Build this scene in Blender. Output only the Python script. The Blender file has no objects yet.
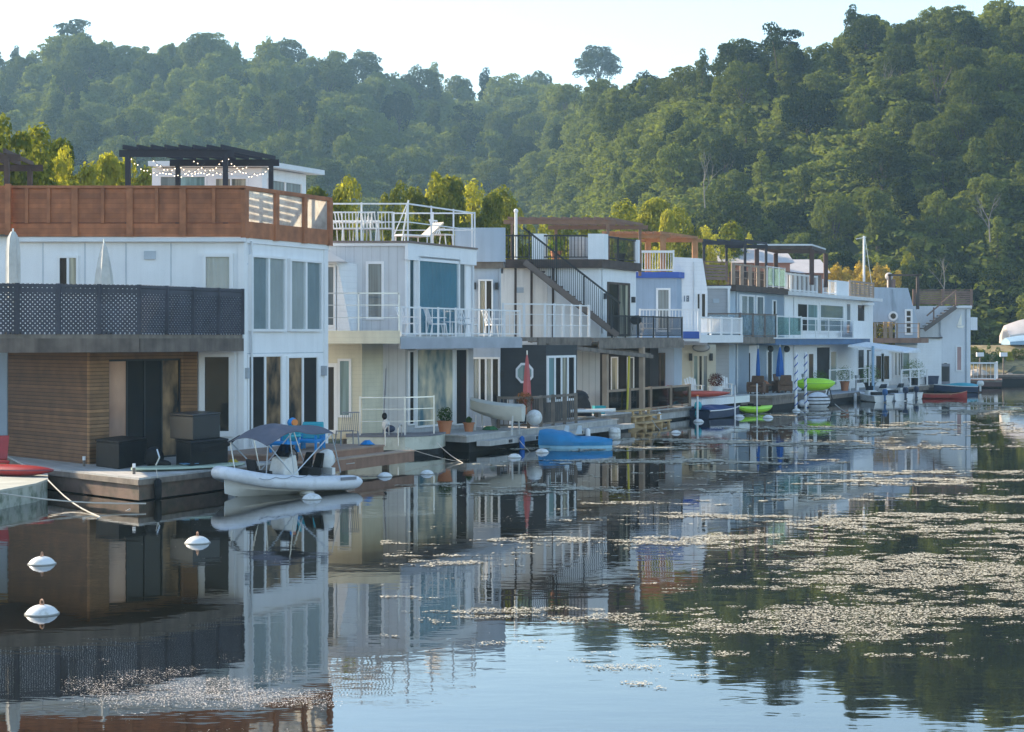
import bpy, math, random
import numpy as np
from mathutils import Vector, noise
R = math.radians
random.seed(7); rng = np.random.default_rng(7)
scn = bpy.context.scene
COL = scn.collection
# ---------------------------------------------------------------- layout
F, H, HY, CX, VPX, M0 = 1700.0, 3.9, 338.0, 512.0, 1350.0, -31.4
K = (VPX-CX)/F
# row coordinates: e = metres towards the open water from the row's base line, Y = distance along
def W(e, Y, z=0.0): return Vector((K*Y+M0+e, Y, z))
def YP(x, e): return (-M0-e)*F/(VPX-x)
def ZP(y, Y): return H+(HY-y)*Y/F
def XP(x, Y): return (x-CX)/F*Y
def EP(x, Y): return XP(x, Y)-K*Y-M0
def YW(y, z=0.0): return (H-z)*F/(y-HY)
ROWANG = math.atan2(1.0, K)            # heading of the row in the XY plane
# ---------------------------------------------------------------- objects
def tag(o, label=None, cat=None, group=None, kind=None):
    if label: o['label'] = label
    if cat: o['category'] = cat
    if group: o['group'] = group
    if kind: o['kind'] = kind
    return o
def thing(name, label, cat, loc=(0,0,0), rz=0.0, group=None):
    o = bpy.data.objects.new(name, None); o.empty_display_size = .3
    COL.objects.link(o); o.location = loc; o.rotation_euler = (0,0,rz)
    return tag(o, label, cat, group)
def dup(root, loc, rz=None, label=None, scale=None):
    r = root.copy(); COL.objects.link(r); r.location = loc
    if rz is not None: r.rotation_euler = (0,0,rz)
    if scale is not None: r.scale = (scale,)*3 if isinstance(scale,(int,float)) else scale
    if label: r['label'] = label
    for ch in list(root.children):
        c = ch.copy(); COL.objects.link(c); c.parent = r
        for g in list(ch.children):
            d = g.copy(); COL.objects.link(d); d.parent = c
    return r
class MB:
    def __init__(s): s.v=[]; s.f=[]
    def add(s, vs, fs):
        n=len(s.v); s.v.extend(tuple(v) for v in vs); s.f.extend(tuple(i+n for i in f) for f in fs); return s
    def hexa(s, p): return s.add(p, [(0,3,2,1),(4,5,6,7),(0,1,5,4),(1,2,6,5),(2,3,7,6),(3,0,4,7)])
    def box(s, x0,x1,y0,y1,z0,z1, T=None):
        p=[(x0,y0,z0),(x1,y0,z0),(x1,y1,z0),(x0,y1,z0),(x0,y0,z1),(x1,y0,z1),(x1,y1,z1),(x0,y1,z1)]
        if T: p=[T(*q) for q in p]
        s.hexa(p); return s
    def prism(s, poly, z0, z1, bot=None):
        n=len(poly); bot = bot or poly
        vs=[(p[0],p[1],z0) for p in bot]+[(p[0],p[1],z1) for p in poly]
        s.add(vs, [tuple(range(n-1,-1,-1)), tuple(range(n,2*n))]+[(i,(i+1)%n,n+(i+1)%n,n+i) for i in range(n)]); return s
    def tube(s, a, b, r, n=6, r2=None):
        a=Vector(a); b=Vector(b); d=(b-a)
        if d.length<1e-6: return s
        d.normalize(); u=d.orthogonal().normalized(); w=d.cross(u); r2=r if r2 is None else r2
        vs=[a+(u*math.cos(t)+w*math.sin(t))*r for t in [2*math.pi*i/n for i in range(n)]]
        vs+=[b+(u*math.cos(t)+w*math.sin(t))*r2 for t in [2*math.pi*i/n for i in range(n)]]
        s.add(vs,[tuple(range(n-1,-1,-1)),tuple(range(n,2*n))]+[(i,(i+1)%n,n+(i+1)%n,n+i) for i in range(n)]); return s
    def path(s, pts, r, n=6):
        for a,b in zip(pts,pts[1:]): s.tube(a,b,r,n)
        return s
    def bar(s, a, b, w, h):
        a=Vector(a); b=Vector(b); d=(b-a).normalized()
        u=d.cross(Vector((0,0,1)))
        if u.length<1e-3: u=Vector((1,0,0))
        u.normalize(); v=u.cross(d)
        s.hexa([a-u*w/2-v*h/2,a+u*w/2-v*h/2,b+u*w/2-v*h/2,b-u*w/2-v*h/2,a-u*w/2+v*h/2,a+u*w/2+v*h/2,b+u*w/2+v*h/2,b-u*w/2+v*h/2]); return s
    def lathe(s, prof, c=(0,0,0), n=16, T=None):
        vs=[];m=len(prof)
        for r,z in prof:
            for i in range(n):
                t=2*math.pi*i/n; vs.append((c[0]+r*math.cos(t),c[1]+r*math.sin(t),c[2]+z))
        if T: vs=[T(Vector(v)) for v in vs]
        fs=[(j*n+i,j*n+(i+1)%n,(j+1)*n+(i+1)%n,(j+1)*n+i) for j in range(m-1) for i in range(n)]
        fs+=[tuple(range(n-1,-1,-1)), tuple(range((m-1)*n,m*n))]
        s.add(vs,fs); return s
    def loft(s, rings, cap=True, closed=True):
        n=len(rings[0]); vs=[p for r in rings for p in r]; fs=[]
        for j in range(len(rings)-1):
            for i in range(n if closed else n-1):
                fs.append((j*n+i,j*n+(i+1)%n,(j+1)*n+(i+1)%n,(j+1)*n+i))
        if cap: fs+=[tuple(range(n-1,-1,-1)), tuple(range((len(rings)-1)*n,len(rings)*n))]
        s.add(vs,fs); return s
    def sphere(s, c, r, sc=(1,1,1), n=12, m=8):
        rings=[]
        for j in range(m+1):
            a=-math.pi/2+math.pi*j/m; rr=max(math.cos(a),.02)*r
            rings.append([(c[0]+rr*math.cos(2*math.pi*i/n)*sc[0],c[1]+rr*math.sin(2*math.pi*i/n)*sc[1],c[2]+math.sin(a)*r*sc[2]) for i in range(n)])
        return s.loft(rings)
    def build(s, name, m, parent=None, world=False, smooth=False, bevel=0):
        off = Vector((0,0,0))
        if parent is not None and world:
            off = Vector(parent.location)
            if parent.parent: off = off+Vector(parent.parent.location)
        me=bpy.data.meshes.new(name)
        me.from_pydata([(v[0]-off[0],v[1]-off[1],v[2]-off[2]) for v in s.v],[],s.f); me.validate()
        import bmesh
        bm=bmesh.new(); bm.from_mesh(me); bmesh.ops.recalc_face_normals(bm, faces=bm.faces); bm.to_mesh(me); bm.free()
        if smooth:
            for p in me.polygons: p.use_smooth=True
            try: me.set_sharp_from_angle(angle=R(42))
            except Exception: pass
        o=bpy.data.objects.new(name, me); COL.objects.link(o)
        if m: me.materials.append(m)
        if parent is not None: o.parent=parent
        if bevel:
            b=o.modifiers.new('b','BEVEL'); b.width=bevel; b.segments=2; b.limit_method='ANGLE'
        return o
# ---------------------------------------------------------------- materials
_mc={}
def mat(name, col, rough=.6, var=.15, vs=1.5, bump=.0, bs=25, metal=0.0, siding=None, lap=.15, lapd=.25, slatvar=0.0, streak=.0, trans=0.0, spec=.5, groove=.08, emit=0, dirt=None):
    if name in _mc: return _mc[name]
    m=bpy.data.materials.new(name); m.use_nodes=True; nt=m.node_tree; N=nt.nodes; L=nt.links
    b=N['Principled BSDF']; b.inputs['Roughness'].default_value=rough; b.inputs['Metallic'].default_value=metal
    b.inputs['Specular IOR Level'].default_value=spec
    if trans: b.inputs['Transmission Weight'].default_value=trans
    geo=N.new('ShaderNodeNewGeometry'); pos=geo.outputs['Position']
    tc=N.new('ShaderNodeTexCoord'); obj=tc.outputs['Object']
    no=N.new('ShaderNodeTexNoise'); no.inputs['Scale'].default_value=vs; no.inputs['Detail'].default_value=5; L.new(obj,no.inputs['Vector'])
    mr=N.new('ShaderNodeMapRange'); mr.inputs[1].default_value=.3; mr.inputs[2].default_value=.7; mr.inputs[3].default_value=1-var; mr.inputs[4].default_value=1+var
    L.new(no.outputs['Fac'],mr.inputs[0]); fac=mr.outputs[0]
    def mul(a,bv):
        n=N.new('ShaderNodeMath'); n.operation='MULTIPLY'; L.new(a,n.inputs[0])
        if isinstance(bv,float): n.inputs[1].default_value=bv
        else: L.new(bv,n.inputs[1])
        return n.outputs[0]
    if streak:
        mp=N.new('ShaderNodeMapping'); mp.inputs['Scale'].default_value=(5,5,.35); L.new(obj,mp.inputs[0])
        n2=N.new('ShaderNodeTexNoise'); n2.inputs['Scale'].default_value=1.3; n2.inputs['Detail'].default_value=4; L.new(mp.outputs[0],n2.inputs['Vector'])
        m2=N.new('ShaderNodeMapRange'); m2.inputs[1].default_value=.42; m2.inputs[2].default_value=.7; m2.inputs[3].default_value=1; m2.inputs[4].default_value=1-streak
        L.new(n2.outputs['Fac'],m2.inputs[0]); fac=mul(fac,m2.outputs[0])
    hgt=None
    if siding:
        sp=N.new('ShaderNodeSeparateXYZ'); L.new(pos,sp.inputs[0])
        if siding=='h': s=sp.outputs['Z']
        else:
            k=N.new('ShaderNodeMath'); k.operation='MULTIPLY_ADD'; L.new(sp.outputs['Y'],k.inputs[0]); k.inputs[1].default_value=.62; L.new(sp.outputs['X'],k.inputs[2]); s=k.outputs[0]
        d=N.new('ShaderNodeMath'); d.operation='DIVIDE'; L.new(s,d.inputs[0]); d.inputs[1].default_value=lap
        fr=N.new('ShaderNodeMath'); fr.operation='FRACT'; L.new(d.outputs[0],fr.inputs[0])
        ln=N.new('ShaderNodeMapRange'); ln.inputs[1].default_value=0; ln.inputs[2].default_value=groove; ln.inputs[3].default_value=1-lapd; ln.inputs[4].default_value=1
        L.new(fr.outputs[0],ln.inputs[0]); fac=mul(fac,ln.outputs[0]); hgt=ln.outputs[0]
        if slatvar:
            fl=N.new('ShaderNodeMath'); fl.operation='FLOOR'; L.new(d.outputs[0],fl.inputs[0])
            wn=N.new('ShaderNodeTexWhiteNoise'); wn.noise_dimensions='1D'; L.new(fl.outputs[0],wn.inputs['W'])
            m3=N.new('ShaderNodeMapRange'); m3.inputs[3].default_value=1-slatvar; m3.inputs[4].default_value=1+slatvar; L.new(wn.outputs[0],m3.inputs[0]); fac=mul(fac,m3.outputs[0])
    vm=N.new('ShaderNodeVectorMath'); vm.operation='SCALE'; vm.inputs[0].default_value=col[:3]; L.new(fac,vm.inputs['Scale'])
    cout=vm.outputs[0]
    if dirt:
        n4=N.new('ShaderNodeTexNoise'); n4.inputs['Scale'].default_value=dirt[1]; n4.inputs['Detail'].default_value=8; n4.inputs['Roughness'].default_value=.65; L.new(pos,n4.inputs['Vector'])
        m4=N.new('ShaderNodeMapRange'); m4.inputs[1].default_value=.48; m4.inputs[2].default_value=.66; m4.inputs[3].default_value=0; m4.inputs[4].default_value=dirt[2]; L.new(n4.outputs['Fac'],m4.inputs[0])
        mx=N.new('ShaderNodeMix'); mx.data_type='RGBA'; L.new(m4.outputs[0],mx.inputs['Factor']); L.new(cout,mx.inputs['A']); mx.inputs['B'].default_value=(*dirt[0],1); cout=mx.outputs['Result']
    L.new(cout,b.inputs['Base Color'])
    if bump or hgt:
        bp=N.new('ShaderNodeBump'); bp.inputs['Strength'].default_value=max(bump,.35 if hgt else 0); bp.inputs['Distance'].default_value=.02
        nb=N.new('ShaderNodeTexNoise'); nb.inputs['Scale'].default_value=bs; nb.inputs['Detail'].default_value=3; L.new(obj,nb.inputs['Vector'])
        if hgt:
            ad=N.new('ShaderNodeMath'); ad.operation='MULTIPLY_ADD'; L.new(nb.outputs['Fac'],ad.inputs[0]); ad.inputs[1].default_value=bump; L.new(hgt,ad.inputs[2]); L.new(ad.outputs[0],bp.inputs['Height'])
        else: L.new(nb.outputs['Fac'],bp.inputs['Height'])
        L.new(bp.outputs[0],b.inputs['Normal'])
    if emit:
        b.inputs['Emission Color'].default_value=(*col,1); b.inputs['Emission Strength'].default_value=emit
    _mc[name]=m; return m
def pane_mat(name, col, folds=0.0, scale=6.0, tint2=None):
    """window pane: glossy glass in front of curtain or dark room (uneven colour areas for the room side and for painted reflections)"""
    if name in _mc: return _mc[name]
    m=bpy.data.materials.new(name); m.use_nodes=True; nt=m.node_tree; N=nt.nodes; L=nt.links
    b=N['Principled BSDF']; b.inputs['Roughness'].default_value=.45; b.inputs['Coat Weight'].default_value=.8 if sum(col)>.1 else .38; b.inputs['Coat Roughness'].default_value=.015; b.inputs['Coat IOR'].default_value=1.5
    b.inputs['Specular IOR Level'].default_value=.1
    g=N.new('ShaderNodeNewGeometry'); mp=N.new('ShaderNodeMapping'); mp.inputs['Scale'].default_value=(scale,scale,.25 if folds else scale*.6); L.new(g.outputs['Position'],mp.inputs[0])
    n=N.new('ShaderNodeTexNoise'); n.inputs['Scale'].default_value=1; n.inputs['Detail'].default_value=3; L.new(mp.outputs[0],n.inputs['Vector'])
    mx=N.new('ShaderNodeMix'); mx.data_type='RGBA'; mr=N.new('ShaderNodeMapRange'); mr.inputs[1].default_value=.35; mr.inputs[2].default_value=.65; L.new(n.outputs['Fac'],mr.inputs[0]); L.new(mr.outputs[0],mx.inputs['Factor'])
    c2=tint2 or tuple(c*(1-max(folds,.5)) for c in col)
    mx.inputs['A'].default_value=(*col,1); mx.inputs['B'].default_value=(*c2,1); L.new(mx.outputs['Result'],b.inputs['Base Color'])
    # faint waviness of the glass in the coat
    n3=N.new('ShaderNodeTexNoise'); n3.inputs['Scale'].default_value=1.1; L.new(g.outputs['Position'],n3.inputs['Vector'])
    bp=N.new('ShaderNodeBump'); bp.inputs['Strength'].default_value=.12; bp.inputs['Distance'].default_value=.05; L.new(n3.outputs['Fac'],bp.inputs['Height']); L.new(bp.outputs[0],b.inputs['Coat Normal'])
    _mc[name]=m; return m
def clear_mat(name, col=(.8,.9,.9), alpha=.35, frost=0.0):
    if name in _mc: return _mc[name]
    m=bpy.data.materials.new(name); m.use_nodes=True; nt=m.node_tree; N=nt.nodes; L=nt.links
    for n in list(N):
        if n.type!='OUTPUT_MATERIAL': N.remove(n)
    out=N[0]; t=N.new('ShaderNodeBsdfTransparent'); t.inputs[0].default_value=(*col,1)
    gl=N.new('ShaderNodeBsdfGlossy'); gl.inputs['Roughness'].default_value=.05
    lw=N.new('ShaderNodeLayerWeight'); lw.inputs[0].default_value=.5; pw_=N.new('ShaderNodeMath'); pw_.operation='POWER'; L.new(lw.outputs['Facing'],pw_.inputs[0]); pw_.inputs[1].default_value=4; fr=N.new('ShaderNodeMath'); fr.operation='MULTIPLY_ADD'; L.new(pw_.outputs[0],fr.inputs[0]); fr.inputs[1].default_value=.8; fr.inputs[2].default_value=.03
    mx=N.new('ShaderNodeMixShader'); L.new(fr.outputs[0],mx.inputs[0]); L.new(t.outputs[0],mx.inputs[1]); L.new(gl.outputs[0],mx.inputs[2])
    last=mx
    if frost:
        d=N.new('ShaderNodeBsdfDiffuse'); d.inputs[0].default_value=(*col,1); tr=N.new('ShaderNodeBsdfTranslucent'); tr.inputs[0].default_value=(*col,1)
        a=N.new('ShaderNodeMixShader'); a.inputs[0].default_value=.6; L.new(d.outputs[0],a.inputs[1]); L.new(tr.outputs[0],a.inputs[2])
        g=N.new('ShaderNodeNewGeometry'); n=N.new('ShaderNodeTexNoise'); n.inputs['Scale'].default_value=3; n.inputs['Detail'].default_value=4; L.new(g.outputs['Position'],n.inputs['Vector'])
        mr=N.new('ShaderNodeMapRange'); mr.inputs[1].default_value=.35; mr.inputs[2].default_value=.65; mr.inputs[3].default_value=frost*.6; mr.inputs[4].default_value=frost; L.new(n.outputs['Fac'],mr.inputs[0])
        m2=N.new('ShaderNodeMixShader'); L.new(mr.outputs[0],m2.inputs[0]); L.new(mx.outputs[0],m2.inputs[1]); L.new(a.outputs[0],m2.inputs[2]); last=m2
    L.new(last.outputs[0],out.inputs['Surface']); _mc[name]=m; return m
def leaf_mat(name, c1, c2, trans=.35, tcol=None, hv=.3, scale=.5):
    if name in _mc: return _mc[name]
    m=bpy.data.materials.new(name); m.use_nodes=True; nt=m.node_tree; N=nt.nodes; L=nt.links
    for n in list(N):
        if n.type!='OUTPUT_MATERIAL': N.remove(n)
    out=N[0]; oi=N.new('ShaderNodeObjectInfo'); g=N.new('ShaderNodeNewGeometry')
    n=N.new('ShaderNodeTexNoise'); n.inputs['Scale'].default_value=scale; n.inputs['Detail'].default_value=4; L.new(g.outputs['Position'],n.inputs['Vector'])
    wn=N.new('ShaderNodeTexNoise'); wn.inputs['Scale'].default_value=3.3; wn.inputs['Detail'].default_value=0; L.new(g.outputs['Position'],wn.inputs['Vector'])
    a=N.new('ShaderNodeMath'); a.operation='ADD'; L.new(n.outputs['Fac'],a.inputs[0]); L.new(wn.outputs['Fac'],a.inputs[1])
    b=N.new('ShaderNodeMath'); b.operation='MULTIPLY_ADD'; L.new(oi.outputs['Random'],b.inputs[0]); b.inputs[1].default_value=.8; L.new(a.outputs[0],b.inputs[2])
    mr=N.new('ShaderNodeMapRange'); mr.inputs[1].default_value=.85; mr.inputs[2].default_value=1.95; L.new(b.outputs[0],mr.inputs[0])
    mx=N.new('ShaderNodeMix'); mx.data_type='RGBA'; L.new(mr.outputs[0],mx.inputs['Factor']); mx.inputs['A'].default_value=(*c1,1); mx.inputs['B'].default_value=(*c2,1)
    mu=N.new('ShaderNodeMapRange'); mu.inputs[3].default_value=1-hv; mu.inputs[4].default_value=1+hv; L.new(oi.outputs['Random'],mu.inputs[0])
    sc=N.new('ShaderNodeVectorMath'); sc.operation='SCALE'; L.new(mx.outputs['Result'],sc.inputs[0]); L.new(mu.outputs[0],sc.inputs['Scale'])
    d=N.new('ShaderNodeBsdfDiffuse'); L.new(sc.outputs[0],d.inputs[0])
    t=N.new('ShaderNodeBsdfTranslucent'); tm=N.new('ShaderNodeVectorMath'); tm.operation='MULTIPLY'; L.new(sc.outputs[0],tm.inputs[0]); tm.inputs[1].default_value=tcol or (1.6,1.7,.6); L.new(tm.outputs[0],t.inputs[0])
    s=N.new('ShaderNodeMixShader'); s.inputs[0].default_value=trans; L.new(d.outputs[0],s.inputs[1]); L.new(t.outputs[0],s.inputs[2]); L.new(s.outputs[0],out.inputs['Surface'])
    _mc[name]=m; return m
white=mat('white_paint',(.82,.83,.84),.55,.03,streak=.05)
white2=mat('white_siding',(.82,.83,.84),.6,.03,siding='h',lap=.2,lapd=.2,streak=.05)
whitev=mat('white_boards',(.70,.71,.71),.6,.05,siding='v',lap=.45,lapd=.25,groove=.05,streak=.2)
trim=mat('white_trim',(.8,.8,.8),.5,.04)
cream=mat('cream_siding',(.68,.63,.48),.6,.06,siding='h',lap=.14,lapd=.25,streak=.1)
creamw=mat('cream_wall',(.66,.6,.47),.6,.06)
warmw=mat('sun_tinted_white',(.82,.76,.7),.6,.05,streak=.15)  # warm tint stands in for grazing sun on the panels behind the stair
greyv=mat('grey_corrugated',(.6,.62,.64),.5,.04,siding='v',lap=.30,lapd=.3,groove=.1,streak=.1)
greyw=mat('grey_wall',(.42,.44,.46),.6,.08,streak=.15)
bluegrey=mat('blue_grey_wall',(.32,.4,.5),.6,.06,siding='v',lap=.3,lapd=.2,streak=.1)
bluebox=mat('pale_blue_panel',(.4,.47,.55),.6,.05,streak=.1)
darkgrey=mat('dark_grey_siding',(.036,.039,.042),.6,.15,siding='h',lap=.16,lapd=.4)
greylap=mat('grey_lap_siding',(.42,.42,.44),.6,.06,siding='h',lap=.2,lapd=.3)
bluetrim=mat('blue_band_paint',(.03,.09,.38),.5,.1)
bluedull=mat('dull_blue_band',(.08,.16,.3),.5,.15)
cedar=mat('stained_cedar',(.36,.125,.05),.6,.25,3,siding='h',lap=.14,lapd=.5,slatvar=.18,bump=.2,streak=.15)
cedarp=mat('stained_cedar_plain',(.37,.135,.055),.6,.28,3,bump=.2,streak=.15)
slat=mat('brown_slat_cladding',(.13,.058,.025),.6,.22,2.5,siding='h',lap=.10,lapd=.75,slatvar=.3,groove=.3,bump=.3)
slatl=mat('light_slat_cladding',(.28,.15,.07),.6,.2,2.5,siding='h',lap=.10,lapd=.7,slatvar=.25,groove=.3,bump=.3)
greywood=mat('weathered_wood',(.2,.165,.135),.8,.3,2.5,bump=.4,streak=.25)
palewood=mat('pale_deck_boards',(.42,.41,.39),.75,.14,2,siding='v',lap=.14,lapd=.3,slatvar=.1,bump=.2)
brownwood=mat('brown_deck_wood',(.27,.15,.1),.7,.2,2,bump=.3,streak=.15)
orangewood=mat('orange_pergola_wood',(.36,.17,.07),.7,.2,2,bump=.3)
newwood=mat('new_lumber',(.5,.34,.17),.7,.2,3,bump=.2)
darkwood=mat('dark_brown_wood',(.075,.05,.04),.7,.3,3,bump=.2)
blackm=mat('black_metal',(.018,.02,.024),.5,.2)
blacklat=mat('black_lattice_paint',(.05,.052,.07),.6,.3)
blackpl=mat('black_plastic',(.013,.014,.016),.55,.3,4,bump=.25,bs=60,spec=.2)
wicker=mat('brown_wicker',(.12,.06,.03),.7,.3,8,bump=.5,bs=60)
steel=mat('galvanised_steel',(.6,.62,.64),.35,.1,metal=.8)
roofm=mat('roof_membrane',(.2,.2,.21),.8,.2,.8)
roofw=mat('pale_roof_metal',(.7,.72,.74),.4,.08)
shadeint=mat('porch_shade_paint',(.02,.017,.016),.7,.3)  # near-black colour puts the porch's shade into the paint
concrete=mat('pale_float_concrete',(.5,.5,.47),.8,.15,2,bump=.2,streak=.2,dirt=((.12,.14,.08),1.6,.5))
algaedock=mat('green_stained_float',(.36,.38,.33),.8,.15,2,bump=.3,dirt=((.05,.09,.04),2.5,.85))
foam=mat('black_float_foam',(.012,.012,.012),.8,.2)
rubberw=mat('white_inflatable_rubber',(.68,.7,.74),.38,.05,3,dirt=((.3,.29,.27),3,.3))
gelw=mat('white_gelcoat',(.72,.72,.7),.3,.06,dirt=((.35,.33,.28),2.2,.35))
greyfab=mat('grey_canvas',(.10,.105,.135),.85,.12,4,bump=.2)
greytrim=mat('grey_rub_strip',(.2,.21,.24),.6,.1)
bluecov=mat('blue_boat_cover',(.012,.2,.42),.5,.14,3,bump=.3,bs=9)
redpl=mat('red_plastic',(.33,.03,.03),.4,.15,3)
darkred=mat('dark_red_hull',(.35,.04,.03),.4,.15,3)
maroon=mat('maroon_plastic',(.1,.03,.06),.4,.2,3)
lime=mat('lime_plastic',(.42,.78,.03),.35,.08)
limed=mat('dark_lime_plastic',(.14,.4,.03),.35,.08)
bluep=mat('bright_blue_plastic',(.01,.25,.62),.4,.12)
tealp=mat('teal_plastic',(.02,.35,.42),.4,.12)
navy=mat('navy_hull',(.03,.045,.09),.4,.12)
pinkfab=mat('faded_red_canvas',(.5,.13,.13),.8,.12,bump=.2)
bluefab=mat('blue_canvas',(.02,.12,.4),.8,.15)
paleumb=mat('pale_grey_canvas',(.55,.55,.52),.85,.12,4,bump=.3)
buoym=mat('white_buoy_plastic',(.72,.72,.7),.4,.05,5,dirt=((.28,.25,.16),5,.5))
terra=mat('terracotta_clay',(.42,.17,.08),.8,.15)
ropew=mat('pale_rope',(.5,.47,.42),.9,.2)
bulb=mat('string_light_bulb',(1,.8,.55),.4,0,emit=2.0)
orange=mat('orange_plastic',(.8,.25,.05),.4,.1)
yellowp=mat('yellow_strap',(.6,.5,.05),.6,.1)
cur_white=mat('ivory_curtain',(.46,.47,.45),.9,.08); cur_grey=mat('grey_green_curtain',(.27,.32,.33),.9,.08); cur_teal=mat('teal_curtain',(.11,.26,.33),.9,.08); cur_beige=mat('beige_blind',(.42,.36,.27),.9,.1)
pk_dark=pane_mat('dark_room_glass',(.012,.013,.015),0,1.5,(.02,.018,.018))
pk_teal=pane_mat('teal_curtain_glass',(.06,.24,.33),.45,7)
pk_tealp=pane_mat('pale_teal_curtain_glass',(.22,.36,.37),.45,7)
pk_grey=pane_mat('grey_blind_glass',(.2,.24,.26),.4,7)
pk_cur=pane_mat('curtain_glass',(.05,.06,.06),.5,6,(.5,.47,.36))
pk_warm=pane_mat('warm_reflection_glass',(.02,.02,.02),0,2.2,(.3,.19,.1))  # warm patches are a reflection painted into the pane colour
gl_clear=clear_mat('clear_glass',(.95,.97,.98))
gl_teal=clear_mat('tinted_rail_glass',(.62,.8,.78),.3,.22)
gl_frost=clear_mat('weathered_acrylic',(.85,.83,.78),.3,.55)
gl_smoke=clear_mat('smoked_screen',(.3,.32,.33))
# ---------------------------------------------------------------- building helpers
def side(Y): return lambda s,n,z: Vector((s, Y-n, z))               # frontal wall, s = X
def face(e): return lambda s,n,z: W(e+n, s, z)                      # wall facing the water, s = Y
def window(root, P, s0,s1,z0,z1, glass=None, n=1, fr=None, bars=0, name='window', fw=.06, d=.06, sill=False, panes=None, drapes=None):
    if drapes: d=.12
    fr=fr or trim; glass=glass or pk_dark
    if s1<s0: s0,s1=s1,s0
    b=MB()
    def bx(a,c,n0,n1,e,g): b.box(a,c,n0,n1,e,g,lambda s,nn,z: P(s,nn,z))
    bx(s0-fw,s0,-.02,d,z0-fw,z1+fw); bx(s1,s1+fw,-.02,d,z0-fw,z1+fw); bx(s0,s1,-.02,d,z1,z1+fw); bx(s0,s1,-.02,d,z0-fw,z0)
    for i in range(1,n):
        s=s0+(s1-s0)*i/n; bx(s-fw/2,s+fw/2,-.02,d-.01,z0,z1)
    for i in range(1,bars+1):
        z=z0+(z1-z0)*i/(bars+1); bx(s0,s1,-.02,d-.02,z-fw/3,z+fw/3)
    if sill: bx(s0-fw*1.6,s1+fw*1.6,-.02,d+.07,z0-fw-.05,z0-fw-.003)
    f=b.build(name,fr,root,world=True)
    for i in range(n):
        a=s0+(s1-s0)*i/n; c=s0+(s1-s0)*(i+1)/n
        dm=drapes[i%len(drapes)] if drapes else None
        if dm:
            k=max(14,int(abs(c-a)/.035)); ph=(i*2.1+s0)%6; cv=[]
            for q in range(k+1):
                t=q/k; s_=a+.02+(c-a-.04)*t; nn=.045+.026*math.sin(t*k*.85+ph+.7*math.sin(t*9+ph)); cv.append((s_,nn))
            g=MB(); g.add([P(s_,nn,z0+.01) for s_,nn in cv]+[P(s_,nn*.8+.01,z1-.01) for s_,nn in cv],[(q,q+1,k+2+q,k+1+q) for q in range(k)])
            co_=g.build('curtain',dm,None,smooth=True); co_.data.transform(__import__('mathutils').Matrix.Translation(-root.location)); co_.parent=f
            g=MB().box(a,c,.085,.095,z0,z1,lambda s,nn,z: P(s,nn,z)); go=g.build('pane',gl_clear,None)
        else:
            g=MB().box(a,c,-.01,.015,z0,z1,lambda s,nn,z: P(s,nn,z)); go=g.build('pane',(panes[i] if panes else glass),None)
        go.data.transform(__import__('mathutils').Matrix.Translation(-root.location)); go.parent=f
    return f
def ws(root,Y,xa,xb,yt,yb,**k): return window(root,side(Y),XP(xa,Y),XP(xb,Y),ZP(yb,Y),ZP(yt,Y),**k)
def wf(root,e,xa,xb,yt,yb,**k):
    Ya,Yb=YP(xa,e),YP(xb,e); return window(root,face(e),Ya,Yb,ZP(yb,Ya),ZP(yt,Ya),**k)
def vol(root,name,m,e0,e1,Y0,Y1,z0,z1,**k): return MB().box(e0,e1,Y0,Y1,z0,z1,W).build(name,m,root,world=True,**k)
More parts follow.
